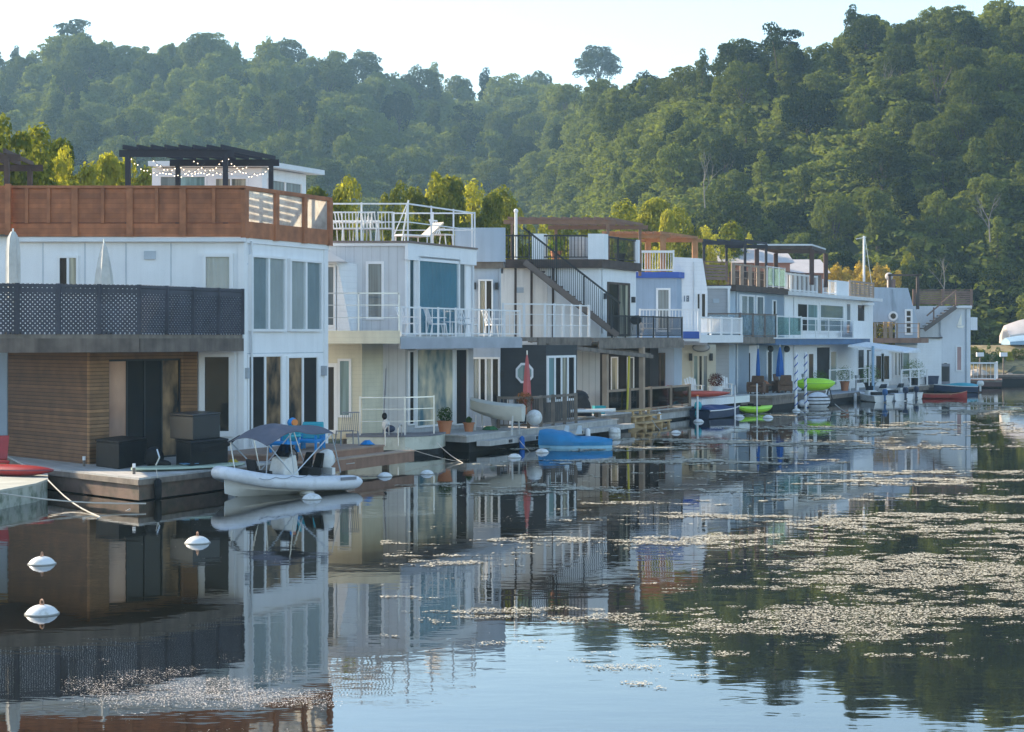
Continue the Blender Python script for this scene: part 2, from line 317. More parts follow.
def rail(root, pts, z0, z1, kind='bars', m=None, m2=None, step=1.3, gap=.12, pw=.07, top=.06, name='railing', posts=True):
    """pts: list of XY. posts are children of the railing part"""
    m=m or trim; b=MB(); pp=[]; gm=MB(); hz=z1-z0
    for (a,c) in zip(pts,pts[1:]):
        a=Vector((a[0],a[1],0)); c=Vector((c[0],c[1],0)); L=(c-a).length; n=max(1,round(L/step)); d=(c-a)/L
        for i in range(n+1): 
            q=a+(c-a)*i/n
            if not pp or (pp[-1]-q).length>.05: pp.append(q)
        Z=Vector((0,0,1))
        b.bar(a+Z*(z1-top/2),c+Z*(z1-top/2),top,top)
        if kind in('bars','glass','boards'): b.bar(a+Z*(z0+.1),c+Z*(z0+.1),top*.7,top*.7)
        if kind=='bars':
            k=max(1,int(L/gap))
            for i in range(1,k):
                q=a+(c-a)*i/k; b.bar(q+Z*(z0+.1),q+Z*(z1-top),.03,.03)
        if kind=='lines':
            for fz in (.36,.68): b.bar(a+Z*(z0+hz*fz),c+Z*(z0+hz*fz),.025,.025)
        if kind=='xline':
            b.bar(a+Z*(z0+hz*.5),c+Z*(z0+hz*.5),.035,.035)
        if kind=='glass':
            for i in range(n):
                p=a+(c-a)*(i/n)+d*.06; q=a+(c-a)*((i+1)/n)-d*.06; gm.bar(p+Z*((z0+z1)/2+.03),q+Z*((z0+z1)/2+.03),.015,hz-.24)
        if kind=='boards':
            k=int((hz-.15)/.16)
            for j in range(k): b.bar(a+Z*(z0+.18+j*.16),c+Z*(z0+.18+j*.16),.025,.125)
        if kind=='lattice':
            s=.12; w=.055; k=int((L+hz)/s)
            for sgn in (1,-1):
                for i in range(k+1):
                    t=i*s-(hz if sgn>0 else 0)
                    # strip from (t,0) to (t+sgn*hz, hz), clipped to [0,L]
                    p0,p1=t,t+sgn*hz
                    f0,f1=0.,1.
                    lo=(0-p0)/(p1-p0); hi=(L-p0)/(p1-p0)
                    if lo>hi: lo,hi=hi,lo
                    f0=max(0,lo); f1=min(1,hi)
                    if f1-f0<.02: continue
                    off=Vector((d.y,-d.x,0))*(.012*sgn)
                    b.bar(a+d*(p0+(p1-p0)*f0)+Z*(z0+hz*f0)+off,a+d*(p0+(p1-p0)*f1)+Z*(z0+hz*f1)+off,.015,w)
    r=b.build(name,m,root,world=True)
    if gm.v:
        go=gm.build('glass_panel',m2 or gl_teal,None); go.data.transform(__import__('mathutils').Matrix.Translation(-root.location)); go.parent=r
    if posts:
        for q in pp:
            p=MB().box(q.x-pw/2,q.x+pw/2,q.y-pw/2,q.y+pw/2,z0,z1+.02); po=p.build('railing_post',m,None)
            po.data.transform(__import__('mathutils').Matrix.Translation(-root.location)); po.parent=r
    return r
def wxy(e,Y): v=W(e,Y); return (v.x,v.y)
def home(label,e,Y): 
    v=W(e,Y); return thing('floating_home',label,'floating home',(v.x,v.y,0.3),group='floating homes moored in a row')
def sub(mb,name,m,root,part,**k):
    o=mb.build(name,m,None,**k); o.data.transform(__import__('mathutils').Matrix.Translation(-root.location)); o.parent=part; return o
def pergola(root_label, pts, z0, z1, m, post=.14, rafters=8, over=.4, grp=None, name='pergola', dirs=None, tails=True):
    """pts: 4 XY corners a,b,c,d; beams along a-b and d-c; rafters between"""
    a,b_,c,d=[Vector((p[0],p[1],0)) for p in pts]; Z=Vector((0,0,1))
    r=thing(name,root_label,'pergola',(a.x,a.y,z0),group=grp)
    for q in (a,b_,c,d): MB().box(q.x-post/2,q.x+post/2,q.y-post/2,q.y+post/2,z0,z1-.02).build('post',m,r,world=True)
    for p,q in ((a,b_),(d,c)):
        u=(q-p).normalized()*over; MB().bar(p-u+Z*(z1),q+u+Z*(z1),.06,.2).build('beam',m,r,world=True)
    rb=MB()
    for i in range(rafters):
        t=i/(rafters-1); p=a+(b_-a)*t; q=d+(c-d)*t; u=(q-p).normalized()*over
        rb.bar(p-u+Z*(z1+.17),q+u+Z*(z1+.17),.05,.13)
    rb.build('rafters',m,r,world=True)
    return r
SUN_EL=28; SUN_AZ=62; SUN_STR=5.0; SKY_STR=.15; DUST=.55; EXPO=1.16; HAZE=.00036; WIOR=1.8; WMET=.12; WBUMP=.005; NALG=900000
# ================================================================ HOMES
from mathutils import Matrix
def bx(b, x0,x1,Y0,Y1,z0,z1): return b.box(x0,x1,Y0,Y1,z0,z1)
def XB(root,name,m,xa,xb,Y0,Y1,z0,z1,ray=False,**k):     # block whose near side is frontal; xa, xb measured at Y0; runs back along the row direction
    X0,X1=XP(xa,Y0),XP(xb,Y0); d=(K if not ray else (xb-CX)/F-.004)*(Y1-Y0)
    p=[(X0,Y0,z0),(X1,Y0,z0),(X1+d,Y1,z0),(X0+d,Y1,z0),(X0,Y0,z1),(X1,Y0,z1),(X1+d,Y1,z1),(X0+d,Y1,z1)]
    b=MB(); b.hexa(p); return b.build(name,m,root,world=True,**k)
def lamp(root,P,s,z,part=True,m=None):
    b=MB(); b.box(s-.07,s+.07,.0,.14,z-.14,z+.14,P); return b.build('wall_lamp',m or blackm,root,world=True)
# ---- home at the edge of the frame (only its end shows)
h=thing('floating_home','pale blue ground floor corner of a home cut off beside the slatted brown room','floating home',(XP(-5,48.3),48.3,.3),group='floating homes moored in a row')
XB(h,'wall',bluebox,-260,7,49.3,53,.4,3.55); XB(h,'upper_wall',white,-260,8.3,48.2,52,4.0,6.78)
XB(h,'eave',mat('mustard_eave',(.5,.27,.06)),-260,7.5,48.9,53,3.6,3.86)
XB(h,'roof',roofm,-260,9,48.0,52,6.783,6.82)
b=MB()
b.box(XP(-60,47.95),XP(9.5,47.95),47.95,48.0,6.83,8.2); pp=b.build('parapet',cedar,h,world=True)
b=MB(); b.box(XP(5.5,47.9),XP(11,47.9),47.84,47.94,6.8,8.24); b.build('parapet_post',cedarp,h,world=True)
pergola('dark pergola corner with hanging lights above the next terrace',[(XP(-80,50),50),(XP(6,50),50),(XP(12,53),53),(XP(-60,53),53)],6.82,9.15,darkwood) if False else pergola('dark timber pergola end above the cut off cedar terrace',[(XP(-80,50),50),(XP(7,50),50),(XP(30,53),53),(XP(-60,53),53)],6.82,9.2,darkwood,grp='terrace pergolas')
# ---- home 1
Y1=YP(243,0); Y1b=YP(326,0); e0=EP(9.3,Y1); zr=ZP(237,Y1)
h1=home('white two storey home with orange cedar terrace screen and slatted brown ground floor',0,Y1)
vol(h1,'wall',white,e0,0,Y1,Y1b,.45,zr)
vol(h1,'cornice',trim,e0,.06,Y1-.06,Y1b+.05,zr-.16,zr+.003)
vol(h1,'roof',roofm,e0,.03,Y1-.03,Y1b+.03,zr+.006,zr+.04)
MB().box(-.12,.05,Y1-.04,Y1+.10,.5,zr-.17,W).build('corner_trim',trim,h1,world=True); MB().box(-.1,.045,Y1b-.14,Y1b+.04,.5,zr-.17,W).build('corner_trim',trim,h1,world=True)
ws(h1,Y1,60,76.5,258,292,glass=pk_cur,n=2,panes=[pk_dark,pk_cur],fw=.07)
ws(h1,Y1,206.5,230,257,292,glass=pk_cur,n=1,drapes=[cur_white],fw=.1)
ws(h1,Y1,205,229,357,431,n=1,name='door',fw=.16,panes=[pk_dark])
wf(h1,0,249.5,281.5,257,329,n=2,fw=.07,drapes=[cur_grey,cur_white])
wf(h1,0,288,318,261,329,n=2,fw=.07,drapes=[cur_white,cur_grey])
wf(h1,0,247.5,280,357,434,n=2,glass=pk_dark,fw=.06,name='sliding_door',panes=[pk_dark,pk_warm])
wf(h1,0,287,316,358,430,n=2,glass=pk_dark,fw=.06,name='sliding_door',panes=[pk_warm,pk_dark])
for xx in (244.5,322): 
    b=MB(); b.box(0,.12,YP(xx,0)-.06,YP(xx,0)+.06,2.75,3.05,W); b.build('wall_lamp',mat('lamp_grey',(.35,.38,.42),.4),h1,world=True)
# parapet: cedar boards, glazed on the water side
za,zb_=6.83,8.2; Yp=Y1-.12; ep=.1
b=MB(); b.box(XP(11,Yp),W(ep,Yp).x,Yp,Yp+.04,za+.34,zb_-.06); b.box(XP(11,Yp),W(ep,Yp).x,Yp+.01,Yp+.05,za-.06,za+.31); b.build('parapet',cedar,h1,world=True)
b=MB(); b.box(XP(10,Yp),W(ep+.05,Yp).x,Yp-.07,Yp+.09,zb_-.06,zb_+.01); b.build('parapet_cap',cedarp,h1,world=True)
for i,xx in enumerate([27,49,75,103,130,157,183,214]):
    big=xx in(75,130,183); w=.09 if big else .045
    b=MB(); X=XP(xx,Yp); b.box(X-w,X+w,Yp-.06,Yp-.003,(za-.06 if big else za+.32),zb_-.063); b.build('parapet_post',cedarp,h1,world=True)
Ye=YP(330,ep)
par=vol(h1,'glazed_parapet',cedarp,ep-.05,ep,Yp,Ye,za-.08,za+.38)
b=MB(); b.box(ep-.09,ep+.05,Yp,Ye+.05,zb_-.1,zb_+.012,W); b.build('parapet_cap',cedarp,h1,world=True)
for xx in (244.8,275.5,304,329.5):
    yy=YP(xx,ep); b=MB(); b.box(ep-.07,ep+.06,yy-.07,yy+.09 if xx<300 else yy+.08,za-.1,zb_-.103,W); b.build('parapet_post',cedarp,h1,world=True)
for xa,xb in ((247,274.3),(277,302.6),(305.6,327.5)):
    sub(MB().box(ep-.03,ep-.015,YP(xa,ep),YP(xb,ep),za+.38,zb_-.1,W),'glass_panel',gl_frost,h1,par)
# back parapet of the terrace (inland and far side)
b=MB(); b.box(e0+.1,e0+.14,Y1,Ye,za,zb_,W); b.box(e0+.1,ep-.1,Ye-.04,Ye,za,zb_,W); b.build('back_parapet',cedar,h1,world=True)
# rooftop room
Yr=54.6; er=EP(262,Yr); zt=ZP(164,Yr)
XB(h1,'rooftop_room_wall',white,152,262,Yr,YP(306,er),6.2,zt-.12)
XB(h1,'rooftop_roof',roofw,148,268,Yr-.35,YP(306,er)+.35,zt-.1,zt+.06)
ws(h1,Yr,161,178,177,193,glass=pk_grey,n=1,name='rooftop_window',fw=.05); ws(h1,Yr,180,205,177,193,glass=pk_tealp,n=1,name='rooftop_window',fw=.05)
ws(h1,Yr,216,246,179,193,glass=pk_cur,n=2,name='rooftop_window',fw=.05)
wf(h1,er,268,300,180,205,glass=pk_grey,n=2,name='rooftop_window',fw=.05)
# balcony with black lattice
PA=(XP(139,44.2),44.2); PB=(XP(242.5,48.0),48.0); PC=(XP(-25,42.4),42.4); PD=(XP(-25,48.1),48.1)
MB().prism([PC,PA,PB,(PD[0],PD[1])],3.84,4.0).build('balcony_floor',greywood,h1,world=True)
b=MB()
for p,q in ((PC,PA),(PA,PB)):
    p=Vector((*p,3.71)); q=Vector((*q,3.71)); b.bar(p,q,.09,.36)
b.build('balcony_fascia',mat('weathered_brown_fascia',(.15,.12,.1),.8,.35,2,bump=.4,streak=.3),h1,world=True)
MB().prism([PC,PA,PB,PD],3.56,3.6).build('balcony_soffit',darkwood,h1,world=True)
rl=rail(h1,[PC,PA,PB],4.0,5.27,'lattice',blacklat,step=1.1,pw=.1,top=.07)
b=MB()
for p,q in ((PC,PA),(PA,PB)):
    b.bar(Vector((*p,5.11)),Vector((*q,5.11)),.05,.12)
sub(b,'upper_rail',blacklat,h1,rl)
# slatted ground floor room
SL=(XP(8,48.1),48.1); SC=(XP(87,44.9),44.9); SR=(XP(181,48.1),48.1)
MB().prism([SL,SC,SR],.5,3.55).build('slatted_room_wall',slat,h1,world=True)
MB().box(XP(180.5,48.1),XP(197,48.1),48.08,Y1-.005,.5,3.55).build('slatted_wall_end',slatl,h1,world=True)
# lighter front cladding with glazed doors (thin skin on the water face, real reveal)
dx,dy=SR[0]-SC[0],SR[1]-SC[1]; Ls=math.hypot(dx,dy); ux,uy=dx/Ls,dy/Ls; nx,ny=uy,-ux
def PF(s,n,z): return Vector((SC[0]+ux*s+nx*n, SC[1]+uy*s+ny*n, z))
def sfx(x):  # distance along the face for a photo column
    u=(x-CX)/F; return (u*SC[1]-SC[0])/(ux-u*uy)
s1,s2=sfx(106.5),sfx(179)
b=MB(); b.box(0,s1,.004,.09,.5,3.55,PF); b.box(s2,Ls,.004,.09,.5,3.55,PF); b.box(s1,s2,.004,.09,3.33,3.55,PF); b.build('front_cladding',slatl,h1,world=True)
window(h1,PF,s1+.05,s2-.05,.62,3.27,n=4,fr=blackm,fw=.05,d=.05,name='glazed_door',panes=[pane_mat('peach_reflection_glass',(.6,.36,.24),0,.8,(.3,.17,.12)),pk_dark,pk_dark,pk_warm])  # first pane: peach reflection painted as its colour
# pergola and lights on the terrace
pg=pergola('black timber pergola strung with lights on the cedar screened terrace',[(XP(128,49.5),49.5),(XP(225.5,49.5),49.5),(XP(271,52.1),52.1),(XP(178,52.1),52.1)],zr+.04,9.27,mat('pergola_black_stain',(.03,.03,.04),.7),rafters=8,grp='terrace pergolas',over=.25)
sl=thing('string_lights','warm string lights looped between the posts of the black pergola','string lights',(XP(150,50),50,9.2))
wb=MB(); bl=MB()
ends=[((128,49.5),(178,52.1)),((178,52.1),(225.5,49.5)),((225.5,49.5),(271,52.1)),((150,50),(205,51.5)),((190,50),(250,51.5))]
for (a,c) in ends:
    A=Vector((XP(*a),a[1],9.25)); C=Vector((XP(*c),c[1],9.2)); n=16; pts=[]
    for i in range(n+1):
        t=i/n; p=A.lerp(C,t); p.z-=1.5*.28*4*t*(1-t)*(.8+.4*random.random()); pts.append(p)
    wb.path(pts,.006,3)
    for p in pts[1:-1]: bl.sphere((p.x,p.y,p.z-.04),.016,n=6,m=4)
wb.build('wire',blackm,sl,world=True); o=bl.build('bulbs',bulb,sl,world=True)
# ---- home 2
e2=-1.2; Y2=YP(405,e2); Y2b=YP(472,e2); z2=ZP(243,Y2)
h2=home('white home with tall teal curtained glass wall and white rail roof terrace',e2,Y2)
E2=EP(312,Y2)
vol(h2,'wall',greyv,E2,e2,Y2,Y2b,.5,z2-.02)
vol(h2,'facade_wall',white,e2,e2+.05,Y2+.003,Y2b,3.9,z2-.1); vol(h2,'ground_facade_wall',greyw,e2,e2+.05,Y2+.003,Y2b,.5,3.7)
vol(h2,'roof_beam',trim,E2,e2+.16,Y2-.1,Y2b+.05,z2-.1,z2); vol(h2,'facade_beam',white,e2+.06,e2+.17,Y2-.12,Y2b,z2-.58,z2-.103)
vol(h2,'roof_edge',mat('brown_roof_edge',(.2,.15,.13)),E2,e2+.2,Y2-.15,Y2b+.05,z2+.003,z2+.07)
ws(h2,Y2,368.5,381.5,264,317,glass=pk_grey,n=1,fw=.09,name='door')
ep2=e2+.05
wf(h2,ep2,408.5,413,258,333,glass=pane_mat('dark_teal_glass',(.04,.1,.13),.3,5),n=1,fw=.05); wf(h2,ep2,416.5,456,258,333,n=1,fw=.07,name='glass_wall',drapes=[cur_teal]); wf(h2,ep2,458.5,464,258,333,glass=pk_grey,n=1,fw=.05)
wf(h2,ep2,408.5,413,352,424,glass=pk_dark,n=1,fw=.05); wf(h2,ep2,416,452,350,426,glass=pane_mat('painted_reflection_glass',(.07,.16,.2),0,1.3,(.7,.6,.42)),n=1,fw=.07,name='glass_wall'); wf(h2,ep2,455,466,350,424,glass=pk_dark,n=1,fw=.05)  # large pane: warm patches are reflections put into its colour
tp=[(XP(315,Y2),Y2),wxy(e2+.1,Y2),wxy(e2+.1,Y2b)]
rail(h2,tp,z2+.07,ZP(203,Y2),'xline',trim,step=1.75,pw=.06,top=.05,name='terrace_railing')
rail(h2,[wxy(E2+.3,Y2b),wxy(e2,Y2b)],z2+.07,ZP(203,Y2),'xline',trim,step=1.9,pw=.06,top=.05,name='terrace_railing')
# pale blue end bay
Yb=64.6
XB(h2,'end_bay_wall',bluebox,455,500.5,Yb,69.5,.5,ZP(268.5,Yb),ray=True); XB(h2,'end_bay_parapet',bluebox,455,505.5,Yb-.2,69.8,ZP(262,Yb),ZP(228,Yb),ray=True); XB(h2,'end_bay_band',greywood,455,503.5,Yb-.12,69.6,ZP(268.6,Yb)+.004,ZP(262,Yb)-.004,ray=True)
ws(h2,Yb,480,491.5,281,334,n=2,name='door',panes=[pk_dark,pk_dark],drapes=[cur_beige,None]); ws(h2,Yb,473.5,498,359,405,n=4,name='french_door',fw=.07,panes=[pk_grey,pk_dark,pk_cur,pk_dark],drapes=[cur_white,None,cur_white,None])
for xx,yy in ((474.5,286),(496.5,286),(503,374)): MB().box(XP(xx,Yb)-.06,XP(xx,Yb)+.06,Yb-.14,Yb,ZP(yy,Yb)-.13,ZP(yy,Yb)+.13).build('wall_lamp',blackm,h2,world=True)
# cream side entry
Yc=57.4
XB(h2,'cream_entry_wall',cream,300,362,Yc,Y2,.5,3.78); 
ws(h2,Yc,326,334,367,430,glass=pk_dark,n=1,name='door',fw=.13); ws(h2,Yc,340,349,361,415,glass=pk_tealp,n=1,fw=.08)
XB(h2,'entry_upper_wall',white2,300,337,Yc+.1,Y2,3.95,ZP(262,Yc)); MB().prism([(XP(336,Yc),Yc),(XP(352,Yc),Yc),(XP(352,Yc)+.5,Y2),(XP(336,Yc),Y2)],4.0,ZP(268,Yc),).build('splayed_wall',white2,h2,world=True) if False else None
b=MB(); X0,X1,X2=XP(336,Yc),XP(351,Yc),XP(338,Yc); zt2=ZP(266,Yc)
b.hexa([(X0,Yc+.1,4.0),(X1,Yc+.1,4.0),(X1,Y2-.005,4.0),(X0,Y2-.005,4.0),(X0,Yc+.1,zt2),(X2,Yc+.1,zt2),(X2,Y2-.005,zt2),(X0,Y2-.005,zt2)]); b.build('splayed_wall',white2,h2,world=True)
ws(h2,Yc+.1,327.5,333.5,267,325,glass=pk_grey,n=1,fw=.06)
b=MB(); b.hexa([(XP(300,Yc),Yc-.6,ZP(263,Yc)),(XP(346,Yc-.6),Yc-.6,ZP(262,Yc)),(XP(346,Yc),Y2,ZP(262,Yc)),(XP(300,Yc),Y2,ZP(262,Yc)),(XP(300,Yc),Yc-.6,ZP(250,Yc)),(XP(328,Yc-.6),Yc-.6,ZP(252,Yc)),(XP(328,Yc),Y2,ZP(252,Yc)),(XP(300,Yc),Y2,ZP(250,Yc))]); b.build('entry_roof',roofw,h2,world=True)
# wrap around balcony
Yf=55.3; ef=EP(400,Yf); Yq=YP(521,ef)
bp=[(XP(318,Yf),Yf),(XP(400,Yf),Yf),wxy(ef,Yq),wxy(e2,Yq),wxy(e2,Y2-.1),(XP(318,Yf),Y2-.1)]
MB().prism(bp,3.80,3.95).build('balcony_floor',greyw,h2,world=True)
b=MB(); b.bar(Vector((XP(316,Yf),Yf-.03,3.93)),Vector((XP(400,Yf),Yf-.03,3.93)),.06,.42); b.build('side_balcony_fascia',cream,h2,world=True)
b=MB(); b.bar(Vector((XP(400,Yf),Yf,3.72)),W(ef+.02,Yq,3.72),.06,.36); b.build('balcony_fascia',mat('pale_grey_fascia',(.36,.38,.42)),h2,world=True)
rail(h2,[(XP(318,Yf),Yf+.05),(XP(399,Yf),Yf+.05)],4.1,5.38,'lines',steel,step=1.4,pw=.045,top=.045)
rail(h2,[(XP(401,Yf+.1),Yf+.1),wxy(ef-.05,Yq)],3.95,4.93,'bars',trim,step=1.3,gap=.42,pw=.07,top=.05)
# ---- home 3
e3=-1.5; Y3=YP(600,e3); Y3b=YP(636,e3); z3=ZP(268,Y3)
h3=home('white home with sun tinted side panels and black outside stair up to a black railed roof terrace',e3,Y3)
XB(h3,'wall',white,470,600,Y3,Y3b,3.6,z3); XB(h3,'side_wall_panels',warmw,472,547,Y3-.03,Y3,3.62,z3-.003)
b=MB(); 
for xx in (515.5,531.5,553): b.box(XP(xx,Y3)-.05,XP(xx,Y3)+.05,Y3-.06,Y3-.033,3.7,z3-.01)
b.build('panel_battens',darkwood,h3,world=True)
XB(h3,'roof_edge',darkwood,468,602,Y3-.25,Y3b+.1,z3+.003,ZP(259.5,Y3))
wf(h3,e3,608,628,284,334,glass=pk_dark,fr=darkwood,n=2,fw=.1,name='door',panes=[pk_dark,pk_cur],bars=0)
for xx,yy in ((603.5,296),(632,298)): MB().box(e3,e3+.13,YP(xx,e3)-.08,YP(xx,e3)+.08,ZP(yy,Y3)-.13,ZP(yy,Y3)+.13,W).build('wall_lamp',blackm,h3,world=True)
zt3=ZP(259.5,Y3); rt=[(XP(470,Y3),Y3-.1),wxy(e3,Y3-.1),wxy(e3,Y3b)]
rail(h3,rt,zt3,ZP(235,Y3),'bars',blackm,step=2.0,gap=.15,pw=.09,top=.07,name='terrace_railing')
for xx in (537.5,596): XB(h3,'terrace_pillar',white,xx-5.5 if xx<550 else xx-8,xx+5.5 if xx<550 else xx+8,Y3-.22,Y3+.2,zt3+.003,ZP(234,Y3))
XB(h3,'terrace_pillar',white,634,638,Y3b-.1,Y3b+.1,zt3,ZP(240,Y3b))
XB(h3,'terrace_bin',greylap,569,582,Y3+.5,Y3+1.2,zt3+.004,ZP(236,Y3))
# outside stair
Ys=Y3-.35; b=MB(); n=15; xa,xb=XP(529,Ys),XP(612,Ys); zA,zB=ZP(262,Ys),ZP(331,Ys)
for i in range(n):
    t=i/(n-1); x=xa+(xb-xa)*t; z=zA+(zB-zA)*t; b.box(x-.17,x+.17,Ys-.95,Ys,z-.05,z)
b.build('stair_treads',darkwood,h3,world=True)
b=MB(); 
for yy in (Ys-.97,Ys+.02): b.bar((xa-.2,yy,zA-.02),(xb+.2,yy,zB-.2),.05,.24)
b.build('stair_stringers',mat('stringer_brown',(.14,.11,.095)),h3,world=True)
b=MB(); yy=Ys-.97; hgt=ZP(232,Ys)-zA
b.bar((xa-.25,yy,zA+hgt+.12),(xb+.3,yy,zB+hgt-.12),.07,.08); k=40
for i in range(k+1):
    t=i/k; x=xa+(xb-xa)*t; z=zA+(zB-zA)*t; w=.07 if i%13==0 else .022; b.bar((x,yy,z),(x,yy,z+hgt),w,w)
b.build('stair_railing',blackm,h3,world=True)
# lower floors under the stair
Yd=65.9; ed=EP(546,Yd)
XB(h3,'dark_siding_wall',darkgrey,495,546,Yd,YP(577,ed),.5,3.62)
oc=MB(); cx_,cz_=XP(524.5,Yd),ZP(373,Yd); oc.loft([[(cx_+r*math.cos(t),Yd-yq,cz_+r*1.15*math.sin(t)) for t in [math.pi/8+i*math.pi/4 for i in range(8)]] for r,yq in ((.37,0),(.37,.06),(.29,.06))]); ow=oc.build('octagonal_window',trim,h3,world=True)
oc=MB(); oc.loft([[(cx_+r*math.cos(t),Yd-yq,cz_+r*1.15*math.sin(t)) for t in [math.pi/8+i*math.pi/4 for i in range(8)]] for r,yq in ((.285,.055),(.285,.075))]); sub(oc,'pane',pk_tealp,h3,ow)
wf(h3,ed,547.5,573.5,358,400,glass=pk_grey,n=4,name='sliding_door',fw=.09,panes=[pk_tealp,pk_dark,pk_cur,pk_dark])
XB(h3,'corrugated_wall',mat('cream_corrugated',(.6,.58,.55),.5,.05,siding='v',lap=.28,lapd=.4,groove=.15),572,600,Y3-.06,Y3b,.5,3.58,ray=True)
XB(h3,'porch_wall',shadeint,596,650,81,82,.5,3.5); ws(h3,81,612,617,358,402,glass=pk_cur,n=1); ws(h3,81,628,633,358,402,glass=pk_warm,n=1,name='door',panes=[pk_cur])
XB(h3,'porch_end_wall',bluebox,645,674,84,85,.5,3.6); ws(h3,84,656,664,354,395,glass=pk_dark,n=2,fr=darkwood,name='door')
# first floor balconies
ea=-.35; Ya=YP(526,ea)
MB().prism([wxy(ea,Ya),wxy(ea,YP(590,ea)),wxy(-3.2,YP(590,ea)),wxy(-3.2,Ya)],3.78,3.93).build('balcony_floor',greywood,h3,world=True)
b=MB(); b.bar(W(ea+.03,YP(537,ea),3.76),W(ea+.03,YP(590,ea),3.76),.06,.34); b.build('balcony_fascia',greywood,h3,world=True)
rail(h3,[(XP(503,66.5),66.5),wxy(ea,YP(545,ea)),wxy(ea,YP(589,ea))],3.93,ZP(305,70),'lines',trim,step=.85,pw=.1,top=.05,name='white_railing')
eb=-.6
MB().prism([wxy(eb,YP(594,eb)),wxy(eb,YP(683,eb)),wxy(-3.4,YP(683,eb)),wxy(-3.4,YP(594,eb))],3.72,3.92).build('balcony_floor',greywood,h3,world=True)
b=MB(); b.bar(W(eb+.03,YP(598,eb),3.62),W(eb+.03,YP(683,eb),3.62),.06,.36); b.build('balcony_fascia',greywood,h3,world=True)
rail(h3,[wxy(eb,YP(612,eb)),wxy(eb,YP(638,eb)),wxy(eb,YP(682,eb))],3.92,4.9,'bars',blackm,step=1.9,gap=.14,pw=.07,top=.06,name='black_railing')
# porch posts, beams
b=MB(); zpb=3.3
b.bar(W(-.2,YP(548,-.2),3.62),W(eb,YP(652,eb),3.05),.12,.16); b.bar(W(-2,YP(575,-2),3.62),W(eb,YP(650,eb),3.12),.12,.16); b.build('sloping_porch_beam',greywood,h3,world=True)
for xx,yb_ in ((605.5,408),(642,414)):
    yy=YP(xx,eb); MB().box(eb-.1,eb+.1,yy-.1,yy+.1,.5,3.2 if xx<620 else 3.5,W).build('porch_post',orangewood if False else mat('tan_post_wood',(.33,.24,.17),.75,.2),h3,world=True)
MB().tube(W(eb+.05,YP(626,eb),.7),W(eb+.05,YP(628,eb),3.15),.05,6).build('yellow_strap',yellowp,h3,world=True)
# ---- home 4
h4=home('white lap sided home with a blue trimmed bay and white picket balcony',-2.2,84)
Y4=87.4
XB(h4,'blue_bay_wall',bluegrey,630,677,Y4,88,3.6,ZP(278,Y4)); XB(h4,'blue_bay_band',bluetrim,628,679,Y4-.12,88,ZP(278,Y4)+.003,ZP(272,Y4))
ws(h4,Y4,658,668.5,290,330,glass=pk_grey,n=1,name='door',fw=.1)
b=MB(); Yw=88.0
def gab(pts,Y0,Y1):
    a=[Vector((XP(x,Y0),Y0,ZP(y,Y0))) for x,y in pts]; d=Vector((((max(p[0] for p in pts)-CX)/F-.004)*(Y1-Y0),Y1-Y0,0)); m=MB(); m.loft([a,[p+d for p in a]]); return m
gab([(674,345),(707.5,345),(707.5,291),(702.5,258.5),(674,257)],88.1,93).build('mansard_wall',white2,h4,world=True)
Yn=88.1
ws(h4,Yn,697.5,699.5,294,316,glass=pk_dark,n=1,fw=.04); ws(h4,Yn,701.8,705,294,317,glass=pk_dark,n=1,fw=.05,name='door')
rail(h4,[(XP(637,Y4),Y4),(XP(673.5,Y4),Y4)],ZP(272,Y4),ZP(250.5,Y4),'bars',trim,step=1.9,gap=.13,pw=.09,top=.12,name='white_railing')
rail(h4,[wxy(-4.2,88),wxy(-4.2,92)],ZP(272,Y4),ZP(250.5,Y4),'bars',trim,step=1.9,gap=.13,pw=.09,top=.12,name='white_railing') if False else None
# house number
nm=MB(); Xn=XP(684,Yn-.02)
def seg(b,x,z,w,hh,on,t=.045,Y=Yn):
    S={'a':(x,x+w,z+hh-t,z+hh),'g':(x,x+w,z+hh/2-t/2,z+hh/2+t/2),'d':(x,x+w,z,z+t),'f':(x,x+t,z+hh/2,z+hh),'b':(x+w-t,x+w,z+hh/2,z+hh),'e':(x,x+t,z,z+hh/2),'c':(x+w-t,x+w,z,z+hh/2)}
    for k in on: q=S[k]; b.box(q[0],q[1],Y-.03,Y-.004,q[2],q[3])
zN=ZP(301.5,Yn); seg(nm,Xn,zN,.05,.3,'fe'); seg(nm,Xn+.13,zN,.13,.3,'abcdefg'); nm.build('house_number',mat('number_grey',(.12,.15,.2)),h4,world=True)
ell=MB(); ell.sphere((XP(674.8,Yn),Yn-.06,ZP(301,Yn)),.36,(1,.15,1),n=16); ell.build('wall_ornament',mat('turquoise_ornament',(.18,.4,.5)),h4,world=True)
Yk=82.2; ek=EP(699,Yk)
MB().prism([(XP(640,Yk),Yk),(XP(699,Yk),Yk),wxy(ek,YP(742,ek)),wxy(-3.2,YP(742,ek)),(XP(640,Yk),Y4)],3.75,3.9).build('balcony_floor',white,h4,world=True)
b=MB(); b.bar(W(ek+.03,Yk,3.86),W(ek+.03,YP(742,ek),3.86),.06,.38); b.build('balcony_fascia',trim,h4,world=True)
XB(h4,'balcony_blue_band',bluetrim,683,699,Yk-.05,Yk-.01,3.87,4.22)
rail(h4,[(XP(640,Yk),Yk),(XP(698.5,Yk),Yk)],4.25,ZP(309,Yk),'bars',trim,step=1.6,gap=.15,pw=.08,top=.07,name='white_railing')
rail(h4,[wxy(ek,Yk+.1),wxy(ek,YP(741.5,ek))],4.05,ZP(316.5,Yk),'bars',trim,step=1.6,gap=.15,pw=.1,top=.08,name='white_railing')
XB(h4,'ground_wall',creamw,672,716,90,93,.4,3.55,ray=True)
